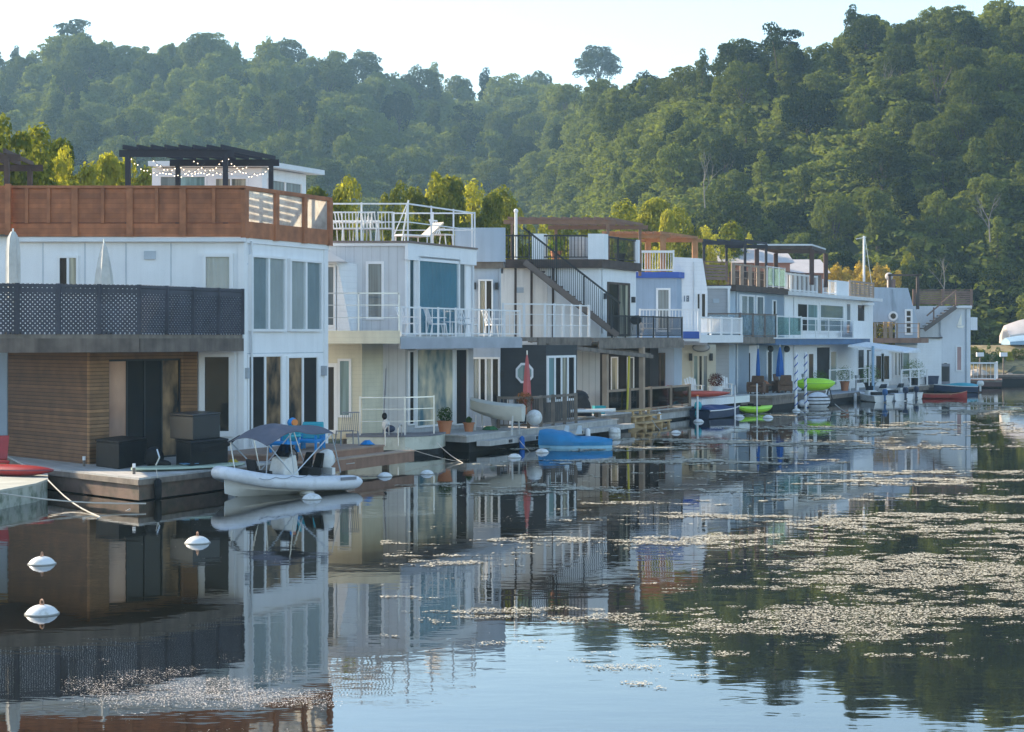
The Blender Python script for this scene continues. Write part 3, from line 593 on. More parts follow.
ws(h4,90,694,707,356,393,glass=pk_dark,n=3,name='french_door',fr=creamw,fw=.1,panes=[pk_tealp,pk_dark,pk_grey])
ov=MB(); ov.sphere((XP(701,90),89.95,ZP(347.5,90)),.4,(1.2,.14,.62),n=20); ov.build('oval_sign',mat('pewter_sign',(.22,.22,.22),.5),h4,world=True)
ov=MB(); ov.sphere((XP(701,90),89.915,ZP(347.5,90)),.4,(1.02,.12,.48),n=20); ov.build('oval_sign_face',mat('oval_sign_cream',(.5,.48,.45),.5),h4,world=True)
for xx in (690.5,711): MB().box(XP(xx,90)-.08,XP(xx,90)+.08,89.86,90,ZP(358,90)-.14,ZP(356,90)+.14).build('wall_lamp',blackm,h4,world=True)
# ---- home 5
h5=home('pale blue home with dark eave under a brown railed and glass railed terrace',-2,92)
Y5=YP(735,-2); Y5b=YP(784,-2); z5=ZP(291,Y5)
XB(h5,'grey_side_wall',greylap,706,729,91.6,Y5,.4,ZP(287,91.6),ray=True); XB(h5,'side_trim',trim,707,730.5,91.5,91.595,ZP(288.5,91.6),ZP(286,91.6))
XB(h5,'corner_post',trim,727.6,729.3,91.45,91.59,3.9,ZP(288.5,91.6)-.003)
XB(h5,'wall',mat('pale_blue_wall',(.5,.6,.7),.6,.04),729,735,Y5,Y5b,.4,z5) ; vol(h5,'facade_wall',mat('pale_blue_wall',(.5,.6,.7)),-5,-2,Y5+.01,Y5b,.4,z5-.01)
vol(h5,'dark_eave',darkwood,-5.2,-1.75,Y5-.5,Y5b+.1,z5+.003,z5+.33)
wf(h5,-2,740,752.5,296,330,n=2,fw=.09,drapes=[cur_white,cur_grey]); wf(h5,-2,756.5,763,297,330,glass=pk_cur,n=1,fw=.09,panes=[pk_grey],name='door'); wf(h5,-2,772.5,775.5,301,316,glass=pk_dark,n=1,fw=.06)
XB(h5,'ground_wall_front',white,730,757,94.5,99,.4,3.5,ray=True); ws(h5,94.5,738,750,353,390,glass=pk_dark,n=3,name='french_door',fw=.09,panes=[pk_dark,pk_warm,pk_dark])
z5r=z5+.33
rail(h5,[(XP(704,90.5),90.5),wxy(-2.1,90.5+.9)],z5r+.15,ZP(261,90.5),'boards',mat('reddish_brown_wood',(.2,.12,.09)),step=1.6,pw=.1,name='brown_railing') 
rail(h5,[wxy(-2.1,Y5),wxy(-2.1,YP(766,-2.1))],z5r,ZP(263,Y5),'lines',mat('tan_rail_wood',(.33,.25,.19)),step=1.6,pw=.2,top=.1,name='wooden_railing')
rail(h5,[wxy(-2.0,YP(767,-2.0)),wxy(-2.0,YP(785,-2.0))],z5r,ZP(266,YP(767,-2)),'glass',trim,m2=gl_teal,step=1.1,pw=.06,name='glass_railing')
ei=-1.0; Yi=YP(740,ei)
MB().prism([(XP(706,Yi),Yi),wxy(ei,Yi),wxy(ei,YP(777,ei)),wxy(-3,YP(777,ei)),(XP(706,Yi),Yi+2)],3.75,3.92).build('balcony_floor',brownwood,h5,world=True)
b=MB(); b.bar(W(ei+.03,Yi,3.78),W(ei+.03,YP(777,ei),3.78),.06,.36); b.box(XP(706,Yi),W(ei,Yi).x,Yi-.06,Yi-.004,3.6,3.96); b.build('balcony_fascia',greywood,h5,world=True)
rail(h5,[(XP(707,Yi),Yi),wxy(ei,Yi),wxy(ei,YP(776,ei))],3.92,ZP(313,Yi),'glass',mat('brown_rail_wood',(.16,.12,.1)),m2=clear_mat('cool_rail_glass',(.7,.8,.85),.3,.3),step=2.1,pw=.12,top=.08,name='wooden_railing')
wf(h5,-2,767,771.5,352,395,glass=pk_dark,n=1,name='door',fw=.08)
for xx in (768.5,785): MB().sphere((*W(-1.9,YP(xx,-2))[:2],ZP(349,YP(xx,-2))),.2,(1,1,1),n=10).build('round_wall_lamp',blackm,h5,world=True)
# ---- home 6
h6=home('long white home with wide picture windows above a dull blue balcony band',-2,101)
Y6=YP(784.5,-2); Y6b=YP(873,-2); z6=ZP(295,Y6)
vol(h6,'wall',white,-6,-2,Y6+.05,Y6b,.4,z6); vol(h6,'roof',roofw,-6.2,-1.4,Y6-.1,Y6b+.3,z6+.003,z6+.22)
wf(h6,-2,797,817,304,331,glass=pk_teal,n=2,fw=.12,bars=1,panes=[pk_dark,pk_tealp]); wf(h6,-2,819,842,305,331,n=1,fw=.14,bars=1,drapes=[cur_grey])
wf(h6,-2,846,850,304,333,glass=pk_dark,n=1,fw=.1,name='door',panes=[pk_grey]); wf(h6,-2,857,864,305,333,glass=pk_dark,n=1,fw=.12,name='door')
MB().box(-2,-1.5,YP(861,-2),YP(867,-2),ZP(303,110),ZP(302,110)+.1,W).build('door_hood',trim,h6,world=True)
vol(h6,'blue_band',bluedull,-2.5,-.9,YP(776,-.9),YP(870,-.9),3.5,3.85); vol(h6,'balcony_edge',trim,-2.5,-.8,YP(776,-.8),YP(869,-.8),3.855,3.93)
rail(h6,[wxy(-.9,YP(777,-.9)),wxy(-.9,YP(801,-.9))],3.93,ZP(316,98),'glass',trim,m2=gl_teal,step=1.9,pw=.06,name='glass_railing')
rail(h6,[wxy(-.9,YP(802,-.9)),wxy(-.9,YP(853,-.9))],3.93,ZP(320,108),'lines',trim,step=3,pw=.06,top=.05,name='cable_railing')
par6=vol(h6,'balcony_screen',white,-.95,-.9,YP(854,-.9),YP(872,-.9),3.93,ZP(321,113))
zq=z6+.23
rail(h6,[wxy(-2,YP(786,-2)),wxy(-2,YP(817,-2))],zq,ZP(272.5,Y6),'bars',trim,step=1.0,gap=.3,pw=.11,top=.1,name='terrace_railing')
vol(h6,'rooftop_cabin',darkwood,-6,-2.5,YP(789,-2.4),YP(823,-2.4),zq+.01,ZP(270,Y6))
rail(h6,[wxy(-2,YP(823,-2)),wxy(-2,YP(836,-2))],zq,ZP(279,107),'bars',trim,step=1.5,gap=.25,pw=.09,top=.09,name='terrace_railing')
vol(h6,'white_screen',white,-2.1,-2,YP(836,-2),YP(849,-2),zq-.25,ZP(280,110))
rail(h6,[wxy(-2,YP(850,-2)),wxy(-2,YP(873,-2))],zq,ZP(281,115),'boards',mat('tan_rail_wood',(.33,.25,.19)),step=1.2,pw=.15,top=.12,name='wooden_railing')
wf(h6,-2,857.5,863.5,350,383,glass=pk_dark,n=1,name='door',fw=.16); wf(h6,-2,866,871,350,383,glass=pk_dark,n=1,name='window',fw=.15)
vol(h6,'painted_recess_shade',shadeint,-2,-1.96,YP(817,-2),YP(829,-2),.5,3.3); wf(h6,-1.96,830,836,352,385,glass=pk_tealp,n=1,name='window'); wf(h6,-2,808,813,354,390,glass=pk_dark,n=1,name='door',fw=.15)  # thin dark sheet on the flat wall stands in for a shaded recess
# conservatory and awning
Yv=116.5; XB(h6,'conservatory_wall',white,866,889,118,121,.5,ZP(351,118),ray=True); ws(h6,118,876,881.5,356,379,glass=pk_dark,n=1,fw=.16,name='door'); ws(h6,118,883.5,889,356,379,glass=pk_dark,n=1,fw=.16)
b=MB(); Yz=108.5; b.hexa([(XP(848,Yz),Yz,ZP(347,Yz)),(XP(905,Yz),Yz,ZP(353,Yz)),(XP(905,Yz)+2,Yz+4,ZP(353,Yz)),(XP(848,Yz)+2,Yz+4,ZP(347,Yz)),(XP(848,Yz),Yz,ZP(345,Yz)),(XP(903,Yz),Yz,ZP(351.5,Yz)),(XP(903,Yz)+2,Yz+4,ZP(349,Yz)),(XP(848,Yz)+2,Yz+4,ZP(342,Yz))]); b.build('awning',roofw,h6,world=True)
MB().tube((XP(873,Yz-.2),Yz-.2,.4),(XP(873,Yz-.2),Yz-.2,ZP(346,Yz)),.09,8).build('awning_post',mat('pale_blue_post',(.3,.45,.6)),h6,world=True)
# ---- home 7
h7=home('blue grey mansard home with one round window above a brown balcony',-2,118)
Y7=122.5
gab([(868,322),(895,322),(895,345),(917.5,345),(917.5,322),(908,288),(868,287)],Y7,125.5).build('mansard_wall',bluebox,h7,world=True)
gab([(894,321),(899,321),(892.5,289),(891.5,289)],Y7-.06,Y7-.01).build('mansard_seam',mat('seam_grey',(.3,.36,.43)),h7,world=True)
XB(h7,'ground_wall',white,868,917,Y7+.05,125.4,.4,ZP(345.2,Y7),ray=True)
b=MB(); b.lathe([(.34,0),(.34,.08),(.2,.08)],(0,0,0),20,lambda v:Vector((XP(893,Y7)+v.x,Y7-v.z,ZP(316,Y7)+v.y))); rw=b.build('round_window',trim,h7,world=True)
b=MB(); b.lathe([(.2,0),(.2,.1)],(0,0,0),16,lambda v:Vector((XP(893,Y7)+v.x,Y7-v.z,ZP(316,Y7)+v.y))); sub(b,'pane',pk_dark,h7,rw)
ws(h7,Y7,906.5,910.5,311,333,glass=pk_dark,n=1,bars=3,name='door',fw=.14)
XB(h7,'balcony_floor',brownwood,874,921,Y7-2.2,Y7-.02,3.55,3.9)
rail(h7,[(XP(875,Y7-2.1),Y7-2.1),(XP(919,Y7-2.1),Y7-2.1)],3.9,4.95,'lines',mat('tan_rail_wood',(.33,.25,.19)),step=1.4,pw=.13,name='wooden_railing')
for xx in (885.5,891,):
    MB().box(XP(xx,Y7-2)-.12,XP(xx,Y7-2)+.12,Y7-2,Y7-1.8,3.9,ZP(322,Y7)).build('balcony_post',mat('tan_post_wood',(.33,.24,.17)),h7,world=True)
ws(h7,Y7+.05,895,900,353,375,glass=pk_grey,n=2,fw=.15); ws(h7,Y7+.05,903,909,353,374,glass=pk_tealp,n=1,fw=.15)
b=MB(); b.sphere((XP(889,Y7+3),Y7+3,ZP(275,Y7)),.3); b.tube((XP(889,Y7+3),Y7+3,6),(XP(889,Y7+3),Y7+3,ZP(276,Y7)),.14); b.build('chimney_pipe',mat('vent_metal',(.45,.42,.4)),h7,world=True)
XB(h7,'chimney',mat('chimney_brown',(.16,.1,.09)),886.5,892.5,Y7+3.2,Y7+4,6,ZP(279,Y7+3))
# ---- home 8
h8=home('plain white home at the far end with brown outside stair and boarded terrace',2,126)
Y8=126.0
gab([(908,385),(970.5,385),(970.5,308),(954,308),(954,306),(912,306)],Y8,133).build('wall',mat('soft_white_stucco',(.7,.72,.75),.7,.04,streak=.06),h8,world=True)
gab([(912,385),(941.5,385),(941.5,338.5),(912,338.5)],Y8-1.4,Y8-.01).build('lower_annex_wall',white2,h8,world=True); gab([(911,338.4),(942.5,338.4),(942.5,337.2),(911,337.2)],Y8-1.6,Y8-.01).build('annex_roof_edge',darkwood,h8,world=True)
zt8=ZP(305.5,Y8)
rail(h8,[(XP(914,Y8),Y8+.1),(XP(972,Y8),Y8+.1)],zt8+.02,ZP(289.5,Y8),'boards',mat('reddish_brown_wood',(.2,.12,.09)),step=1.9,pw=.14,name='boarded_railing')
rail(h8,[(XP(972,Y8),Y8+.15),(XP(972,Y8)+1.6,Y8+6)],zt8+.02,ZP(289.5,Y8),'boards',mat('reddish_brown_wood',(.2,.12,.09)),step=1.9,pw=.14,name='boarded_railing')
XB(h8,'roof_edge',trim,953,972,Y8-.3,Y8+6,ZP(308,Y8)-.001,ZP(305.6,Y8),ray=True) 
Yt=Y8-.25; b=MB(); xa,xb=XP(953,Yt),XP(921,Yt); zA,zB=ZP(305,Yt),ZP(328,Yt)
for i in range(10):
    t=i/9; x=xa+(xb-xa)*t; z=zA+(zB-zA)*t; b.box(x-.16,x+.16,Yt-.9,Yt,z-.08,z)
b.bar((xa,Yt-.9,zA-.15),(xb,Yt-.9,zB-.15),.05,.3); b.build('stair',mat('stringer_brown',(.14,.11,.095)),h8,world=True)
b=MB(); b.bar((xa,Yt-.92,ZP(291,Yt)),(xb+.2,Yt-.92,ZP(316,Yt)),.08,.1)
for t in (0,.7): x=xa+(xb-xa)*t; z=zA+(zB-zA)*t; b.bar((x,Yt-.92,z-.1),(x,Yt-.92,z+1),.09,.09)
b.build('stair_railing',mat('reddish_brown_wood',(.2,.12,.09)),h8,world=True)
b=MB(); X=XP(940,Y8); b.tube((X,Y8-.1,ZP(317,Y8)),(X,Y8-.1,ZP(335,Y8)),.05); b.tube((X,Y8-.1,ZP(335,Y8)),(XP(942,Y8),Y8-.12,ZP(338,Y8)),.05); b.build('vent_pipe',mat('pipe_grey',(.4,.42,.45)),h8,world=True)
b=MB(); Xs,Zs=XP(961,Y8),ZP(325,Y8)
b.add([(Xs-.3,Y8-.05,Zs),(Xs+.05,Y8-.05,Zs),(Xs+.02,Y8-.05,Zs+.85),(Xs-.3,Y8-.01,Zs),(Xs+.05,Y8-.01,Zs),(Xs+.02,Y8-.01,Zs+.85)],[(0,1,2),(5,4,3),(0,3,4,1),(1,4,5,2),(2,5,3,0)])
b.add([(Xs-.35,Y8-.05,Zs-.05),(Xs+.25,Y8-.05,Zs-.05),(Xs+.12,Y8-.05,Zs-.22),(Xs-.2,Y8-.05,Zs-.22),(Xs-.35,Y8-.01,Zs-.05),(Xs+.25,Y8-.01,Zs-.05),(Xs+.12,Y8-.01,Zs-.22),(Xs-.2,Y8-.01,Zs-.22)],[(0,1,2,3),(7,6,5,4),(0,4,5,1),(1,5,6,2),(2,6,7,3),(3,7,4,0)])
b.build('sailboat_emblem',mat('emblem_lit_white',(.95,.9,.8),.4,0),h8,world=True)  # emblem coloured lighter and warmer than the wall, as if sunlit
ws(h8,Y8,957,961,347,370,glass=mat('faded_pink_door',(.45,.28,.26)),n=1,name='door',fw=.1)
ws(h8,Y8,944,947,363,373,glass=pk_dark,n=1)
XB(h8,'side_vent',white,970.6,973,Y8+1,Y8+2.5,ZP(330,Y8),ZP(317,Y8))
# ---- rear pergolas and roofs
pergola('long brown timber pergola behind the black railed terrace',[(XP(512,81),81),(XP(608,81),81),(XP(640,85),85),(XP(556,85),85)],7.0,ZP(222,81),mat('red_brown_wood',(.2,.115,.075)),rafters=10,grp='terrace pergolas')
pergola('orange timber pergola with climbing plants behind the white railed bay',[(XP(606,88),88),(XP(663,88),88),(XP(695,92),92),(XP(648,92),92)],7.0,ZP(236,88),orangewood,post=.3,rafters=9,grp='terrace pergolas')
pergola('thin dark pergola frame between the white mansard and the flat canopy',[(XP(704,95),95),(XP(745,95),95),(XP(745,95)+1.7,98.5),(XP(704,95)+1.7,98.5)],7.3,ZP(243,95),mat('pergola_black_stain',(.03,.03,.04)),rafters=4,grp='terrace pergolas',over=.1)
r=thing('canopy','flat dark roofed canopy on four posts above the glass railed terrace','canopy',(XP(760,100),100,7))
zc=ZP(250,100); A=[(XP(757,99),99),(XP(812,99),99),(XP(826,104),104),(XP(776,104),104)]
MB().prism(A,zc,zc+.2).build('canopy_roof',darkwood,r,world=True); MB().prism([(x*1.0,y) for x,y in A],zc+.205,zc+.3).build('roof_sheet',roofw,r,world=True)
for q in A: MB().box(q[0]-.12,q[0]+.12,q[1]-.02,q[1]+.2,7,zc).build('post',mat('dark_red_post',(.08,.04,.035)),r,world=True)
r=thing('pergola','low dark timber frame over the blue grey mansard home','pergola',(XP(890,124),124,6),group='terrace pergolas')
for xx in (890,918): MB().box(XP(xx,124)-.1,XP(xx,124)+.1,124,124.2,6,ZP(275,124)).build('post',darkwood,r,world=True)
MB().box(XP(888,124),XP(922,124),124,124.2,ZP(276,124),ZP(274,124)).build('beam',darkwood,r,world=True)

dp=mat('downpipe_white',(.68,.7,.72),.5,.08)
def pipe(root,pts,m=dp,r=.04): MB().path(pts,r,6).build('downpipe',m,root,world=True)
pipe(h1,[W(.09,Y1+.25,zr-.1),W(.09,Y1+.25,3.2),W(.09,Y1+.25,.8)])
MB().box(XP(11,Y1),W(.1,Y1).x,Y1-.17,Y1-.065,zr-.14,zr-.03).build('gutter',dp,h1,world=True)
for xx in (43,85,126,171): MB().box(XP(xx,Y1)-.012,XP(xx,Y1)+.012,Y1-.012,Y1-.002,4.1,zr-.17).build('panel_joint',mat('joint_grey',(.45,.5,.55)),h1,world=True)
for yy in (3.45,6.0): vol(h1,'joint_band',mat('joint_grey',(.5,.55,.6)),.002,.014,Y1+.12,Y1b-.15,yy,yy+.02)
pipe(h2,[W(e2+.12,Y2b-.15,z2-.6),W(e2+.12,Y2b-.15,4.1)]); pipe(h2,[(XP(500,Yb),Yb-.06,6.7),(XP(500,Yb),Yb-.06,4.1)],mat('downpipe_grey',(.35,.4,.45)))
pipe(h3,[W(e3+.05,Y3+.15,z3-.05),W(e3+.05,Y3+.15,4.1)]); pipe(h4,[(XP(694,Yn),Yn-.06,ZP(262,Yn)),(XP(694,Yn),Yn-.06,4.3)]); pipe(h5,[W(-1.95,Y5+.2,z5-.05),W(-1.95,Y5+.2,.9)]); pipe(h6,[W(-1.94,YP(793,-2),z6-.1),W(-1.94,YP(793,-2),.9)]); pipe(h8,[(XP(966,Y8),Y8-.06,ZP(309,Y8)),(XP(966,Y8),Y8-.06,.6)],mat('downpipe_grey',(.35,.4,.45)))
for root,P0,s,z in ((h1,side(Y1),XP(150,Y1),6.25),(h2,side(Y2),XP(345,Y2),3.2),(h3,side(Y3),XP(520,Y3),6.0),(h5,side(91.6),XP(716,91.6),5.9)):
    MB().box(s-.16,s+.16,.0,.05,z-.12,z+.12,lambda a,b_,c: P0(a,b_,c)).build('vent_cover',mat('joint_grey',(.45,.5,.55)),root,world=True)
wl=mat('waterline_growth',(.05,.06,.035),.9,.4,6)
# ================================================================ DOCKS
def at(x,y,z=0.0): Y=YW(y,z); return Vector((XP(x,Y),Y,z))
def dock(name,label,cat,poly,z0,z1,top,side_m,foamz=None,grp='docks and floats along the row',rim=True):
    c=poly[0]; r=thing(name,label,cat,(c[0],c[1],0),group=grp)
    MB().prism(poly,z1-.05,z1).build('deck_boards',top,r,world=True)
    cx=sum(p[0] for p in poly)/len(poly); cy=sum(p[1] for p in poly)/len(poly)
    ins=[(cx+(p[0]-cx)*.985,cy+(p[1]-cy)*.985) for p in poly]
    MB().prism(ins,z0,z1-.053).build('side_boards',side_m,r,world=True)
    if foamz is not None:
        ins=[(cx+(p[0]-cx)*.93,cy+(p[1]-cy)*.93) for p in poly]
        MB().prism(ins,foamz,z0-.003).build('float',foam,r,world=True)
    if rim:
        b=MB(); n=len(poly)
        for i in range(min(n,rim if isinstance(rim,int) and rim>1 else n)):
            p=poly[i]; q=poly[(i+1)%n]; b.bar((p[0],p[1],z1-.11),(q[0],q[1],z1-.11),.05,.13)
        b.build('edge_board',greywood,r,world=True)
    return r
A=at(139,478,.57); Bc=W(2.58,46)
dock('dock','weathered grey dock with angled corner in front of the slatted brown room','dock',[(XP(28,44.2),44.2),(A.x,A.y),(Bc.x,Bc.y),wxy(-.05,46),(XP(185,47.9),47.9),(XP(6,48.2),48.2)],.03,.57,palewood,mat('brown_stained_side',(.16,.105,.08),.8,.3,2,bump=.3,dirt=((.05,.06,.04),2,.6)),-.2)
b=MB()
L_=at(47,478,.45); LL=at(0,489,.42)
dock('float','white float with green algae stained side carrying red kayak gear','float',[(XP(48,41.6),41.6),(XP(48,43.2),43.2),(XP(40,44.1),44.1),(XP(-60,44.1),44.1),(XP(-60,37.6),37.6),(XP(-5,38.4),38.4),(XP(36,40.4),40.4)],-.1,.45,mat('green_grey_float_top',(.42,.43,.38),.8,.2),algaedock,None,rim=False)
dk=dock('dock','brown stepped wooden dock behind the grey canopied inflatable boat','dock',[wxy(2.9,46.02),wxy(2.9,50.2),wxy(.1,50.2+.8),wxy(.1,46.02)],.3,.75,mat('brown_dock_top',(.33,.22,.16),.75,.15,2,siding='v',lap=.14,lapd=.3),brownwood,None,rim=False)
b=MB(); b.box(2.93,3.35,45.9,50.95,.2,.5,W); b.build('bench_step',brownwood,dk,world=True)
b=MB(); b.box(2.88,3.38,45.88,50.97,.503,.54,W); b.build('bench_top',mat('tan_edge_board',(.4,.28,.2),.7,.15),dk,world=True)
for Yv_ in (50.4,48.3): MB().box(2.7,2.85,Yv_,Yv_+.12,-.4,.3,W).build('pile',greywood,dk,world=True)
MB().box(3.352,3.36,47.5,47.9,.62-.25,.64-.25,W).build('cleat',steel,dk,world=True)
cf=dock('gangway_float','cream float with rounded corner and steel rails below the side balcony','float',[(XP(346,56),56),(XP(405,56),56),(XP(430,57),57),(XP(441,59.2),59.2),(XP(446,63),63),(XP(346,63),63)],.2,.68,mat('grey_deck_carpet',(.17,.17,.19),.9,.15),mat('cream_float_side',(.55,.55,.46),.7,.1,dirt=((.2,.2,.13),2,.4)),-.1,rim=False) if False else \
 dock('float','cream float with rounded corner below the side balcony with steel rails','float',[(XP(346,56),56),(XP(405,56),56),(XP(430,56.6),56.6),(XP(441,57.3),57.3),(XP(446,58.3),58.3),(XP(346,57.35),57.35)],.2,.68,mat('grey_deck_carpet',(.17,.17,.19),.9,.15),mat('cream_float_side',(.55,.55,.46),.7,.1,dirt=((.2,.2,.13),2,.4)),-.1,rim=False)
rail(cf,[(XP(360,56.3),56.3),(XP(405,56.3),56.3),(XP(434,57.2),57.2)],.68,1.95,'lines',steel,step=1.3,pw=.05,top=.04)
b=MB()
for xx in (385,398): 
    X=XP(xx,55.9); b.path([(X,55.9,.35),(X,55.9,.95),(X+.05,56.05,1.05),(X+.1,56.25,1.0),(X+.1,56.3,.68)],.022,6)
b.build('ladder_rail',steel,cf,world=True)
d2=dock('dock','pale two level dock in front of the teal curtained glass wall','dock',[wxy(1.45,57.6),wxy(1.5,69.5),wxy(-.9,69.5),wxy(-1.1,58.9),(XP(440,58.4),58.4)],.35,.6,palewood,mat('pale_grey_side_boards',(.4,.39,.37),.75,.2,bump=.2,streak=.2),-.2,rim=False)
b=MB(); b.box(1.5,1.95,58.2,70,.2,.38,W); b.build('lower_step',palewood,d2,world=True)
b=MB(); 
for yy in (59.5,61.5,63.4,65): b.box(1.955,1.99,yy,yy+.2,.24,.34,W)
b.build('cleats',blackm,d2,world=True)
fr_=thing('guard_rail','long weathered slatted guard rail on the pale dock before the dark sided wall','railing',(*wxy(1.2,62.8),.6))
rail(fr_,[wxy(.2,62.3),wxy(1.3,62.3),wxy(1.35,66)],.6,1.75,'bars',greywood,step=1.1,gap=.17,pw=.12,top=.09)
d3=dock('dock','low grey timber dock carrying a white paddle board and a black covered grill','dock',[wxy(.55,67.2),wxy(.55,73),wxy(-.8,73),wxy(-.8,67.2)],.15,.72,palewood,greywood,-.2)
d4=dock('dock','railed porch deck with tan posts in front of the dark porch','dock',[wxy(-.65,73.2),wxy(-.65,82.8),wxy(-4,82.8),wxy(-4,73.2)],.1,.58,palewood,mat('pale_grey_side_boards',(.4,.39,.37),.75,.2),-.2)
rail(d4,[wxy(-.7,73.4),wxy(-.7,82.6)],.58,1.65,'xline' if False else 'glass',mat('tan_post_wood',(.33,.24,.17)),m2=gl_smoke,step=2.3,pw=.16,top=.1,name='porch_railing')
st=thing('dock_steps','new pale lumber steps down to the water beside the porch deck','steps',(*wxy(.3,72.5),0))
b=MB()
for i,(za_,ee) in enumerate(((.72,-.15),(.48,.3),(.22,.75))):
    b.box(ee-.25,ee+.25,73.4,76.2,za_-.03,za_+.03,W)
    for yy in (73.5,74.35,75.2,76.05): b.box(ee+.1,ee+.2,yy,yy+.1,za_-.24,za_-.031,W)
b.build('tread',newwood,st,world=True)
for yy in (73.4,74.3,75.2,76.1): 
    b=MB(); b.bar(W(-.4,yy,.5),W(.9,yy,-.1),.06,.22); b.build('stringer',newwood,st,world=True)
d5=dock('dock','white edged patio deck with adirondack chairs before the cream wall','dock',[wxy(-.3,83.2),wxy(-.1,89.3),wxy(-2,89.3),wxy(-2.1,83.2)],.55,.95,mat('blue_grey_deck_top',(.36,.38,.42),.7,.12),white,None,rim=False)
MB().box(-2,-.5,83.4,89,-.1,.55,W).build('float',foam,d5,world=True)
d6=dock('dock','grey timber deck with brown wicker chairs and a lime kayak','dock',[wxy(.4,91.2),wxy(.4,100.5),wxy(-1.9,100.5),wxy(-1.9,91.2)],.3,.85,palewood,greywood,-.1)
d7=dock('dock','dark low dock with a thin wire fence below the blue balcony band','dock',[wxy(.4,101),wxy(.6,111),wxy(-1.9,111),wxy(-1.9,101)],.25,.55,mat('blue_grey_deck_top',(.36,.38,.42),.7,.12),greywood,-.1)
rail(d7,[wxy(.3,101.6),wxy(.4,109.6)],.6,2.0,'xline',trim,step=4,pw=.07,top=.05,name='wire_fence')
d8=dock('dock','small pale dock with potted shrubs in front of the conservatory','dock',[wxy(.9,111.5),wxy(1.2,122),wxy(-1.8,122),wxy(-1.8,111.5)],.2,.55,palewood,greywood,-.1)
rail(d8,[wxy(.8,116),wxy(1.1,121.8)],.55,1.75,'xline',trim,step=2,pw=.1,top=.08,name='white_railing')
d9=dock('dock','dark dock strip in front of the plain white end home','dock',[(XP(913,123),123),(XP(966,123),123),(XP(966,125.9),125.9),(XP(913,125.9),125.9)],.1,.5,greywood,darkwood,-.1)
d10=dock('dock','brown dock with white picket railing by the shore past the end home','dock',[(XP(964,133),133),(XP(1002,133),133),(XP(1002,137),137),(XP(968,137),137)],.1,.62,brownwood,mat('dark_red_boards',(.1,.05,.045)),-.1)
rail(d10,[(XP(969,133.2),133.2),(XP(995,133.2),133.2),(XP(997,136),136)],.62,2.0,'bars',trim,step=2,gap=.3,pw=.12,top=.12,name='picket_railing')
dock('dock','long low dark dock reaching past the frame at the shore','dock',[(XP(988,146),146),(XP(1100,146),146),(XP(1100,149),149),(XP(988,149),149)],.4,.75,greywood,darkwood,-.1)
# ================================================================ BOATS
def place(r,p,rz): r.location=p; r.rotation_euler=(0,0,rz)
def kayak(label,L,Wd,Hh,m,m2,p,rz,roll=0,cat='kayak',cockpit=True,grp='kayaks and paddle boards'):
    r=thing('kayak',label,cat,group=grp); b=MB(); rings=[]; n=15
    for i in range(n):
        t=-1+2*i/(n-1); w=Wd/2*max(1-abs(t)**2.4,.015)**.8; up=(.28 if cockpit else .05)*Hh*abs(t)**3
        rings.append([(t*L/2, w*math.cos(a), up+Hh*.45+(Hh*.45*(.15+.85*(1-abs(t)**3)))*math.sin(a)*(1 if math.sin(a)<0 else .75)) for a in [2*math.pi*k/14 for k in range(14)]])
    b.loft(rings); b.build('hull',m,r,smooth=True)
    b=MB(); rr=[]
    for i in range(n):
        t=-1+2*i/(n-1); w=Wd/2*max(1-abs(t)**2.4,.015)**.8*1.03; up=(.28 if cockpit else .05)*Hh*abs(t)**3
        rr.append([(t*L/2*1.003,w*c,up+Hh*.45+dz) for c,dz in ((1,-.012),(1,.012),(-1,.012),(-1,-.012))])
    b.loft(rr); b.build('seam_band',m2,r,smooth=False)
    if cockpit:
        b=MB(); b.lathe([(1,0),(1,.03),(.85,.03),(.8,0)],n=18,T=lambda v:Vector((v.x*L*.13,v.y*Wd*.33,v.z+Hh*.76))); b.build('cockpit_rim',blackpl,r,smooth=True)
        b=MB(); b.box(-L*.13,-L*.1,-Wd*.22,Wd*.22,Hh*.6,Hh*1.05); b.build('seat_back',blackpl,r)
    place(r,p,rz); r.rotation_euler=(roll,0,rz); return r
p=Vector((XP(9,42.6),42.6,.45))
kayak('red and maroon kayak lying on the algae stained white float',2.7,.62,.36,redpl,maroon,p,R(-22),cockpit=False)
r=thing('seat_back_cushion','red molded chair back standing behind the red kayak','chair',(XP(-2,43.5),43.5,.45),R(20)); r.scale=(.8,.8,.85)
b=MB(); b.hexa([(-.35,-.3,.3),(.35,-.3,.3),(.3,.25,.3),(-.3,.25,.3),(-.35,-.3,.38),(.35,-.3,.38),(.3,.25,.38),(-.3,.25,.38)]); b.build('seat',redpl,r,bevel=.03)
b=MB(); b.hexa([(-.3,.2,.38),(.3,.2,.38),(.3,.28,.38),(-.3,.28,.38),(-.24,.42,1.1),(.38,.42,1.1),(.38,.5,1.1),(-.24,.5,1.1)]); b.build('backrest',redpl,r,bevel=.03)
for sx in(-1,1):
    for yy in (-.25,.22): MB().tube((sx*.3,yy,0),(sx*.28,yy,.3),.03).build('leg',redpl,r)
p=at(760,412,0)
kayak('small lime green kayak floating below the white edged patio deck',2.9,.8,.5,lime,limed,Vector((*wxy(.6,88)[:2],.0)),ROWANG-.35)
kayak('orange red kayak lying along the edge of the white edged patio deck',3.6,.7,.42,mat('orange_red_plastic',(.55,.1,.06),.4),darkred,Vector((*wxy(-.7,83.6)[:2],.98)),R(20),cockpit=False)
lk=kayak('long lime yellow kayak lying on stands above the wicker chair deck',2.4,.9,.95,lime,limed,Vector((XP(815,98),98,.85)),R(8),cockpit=False)
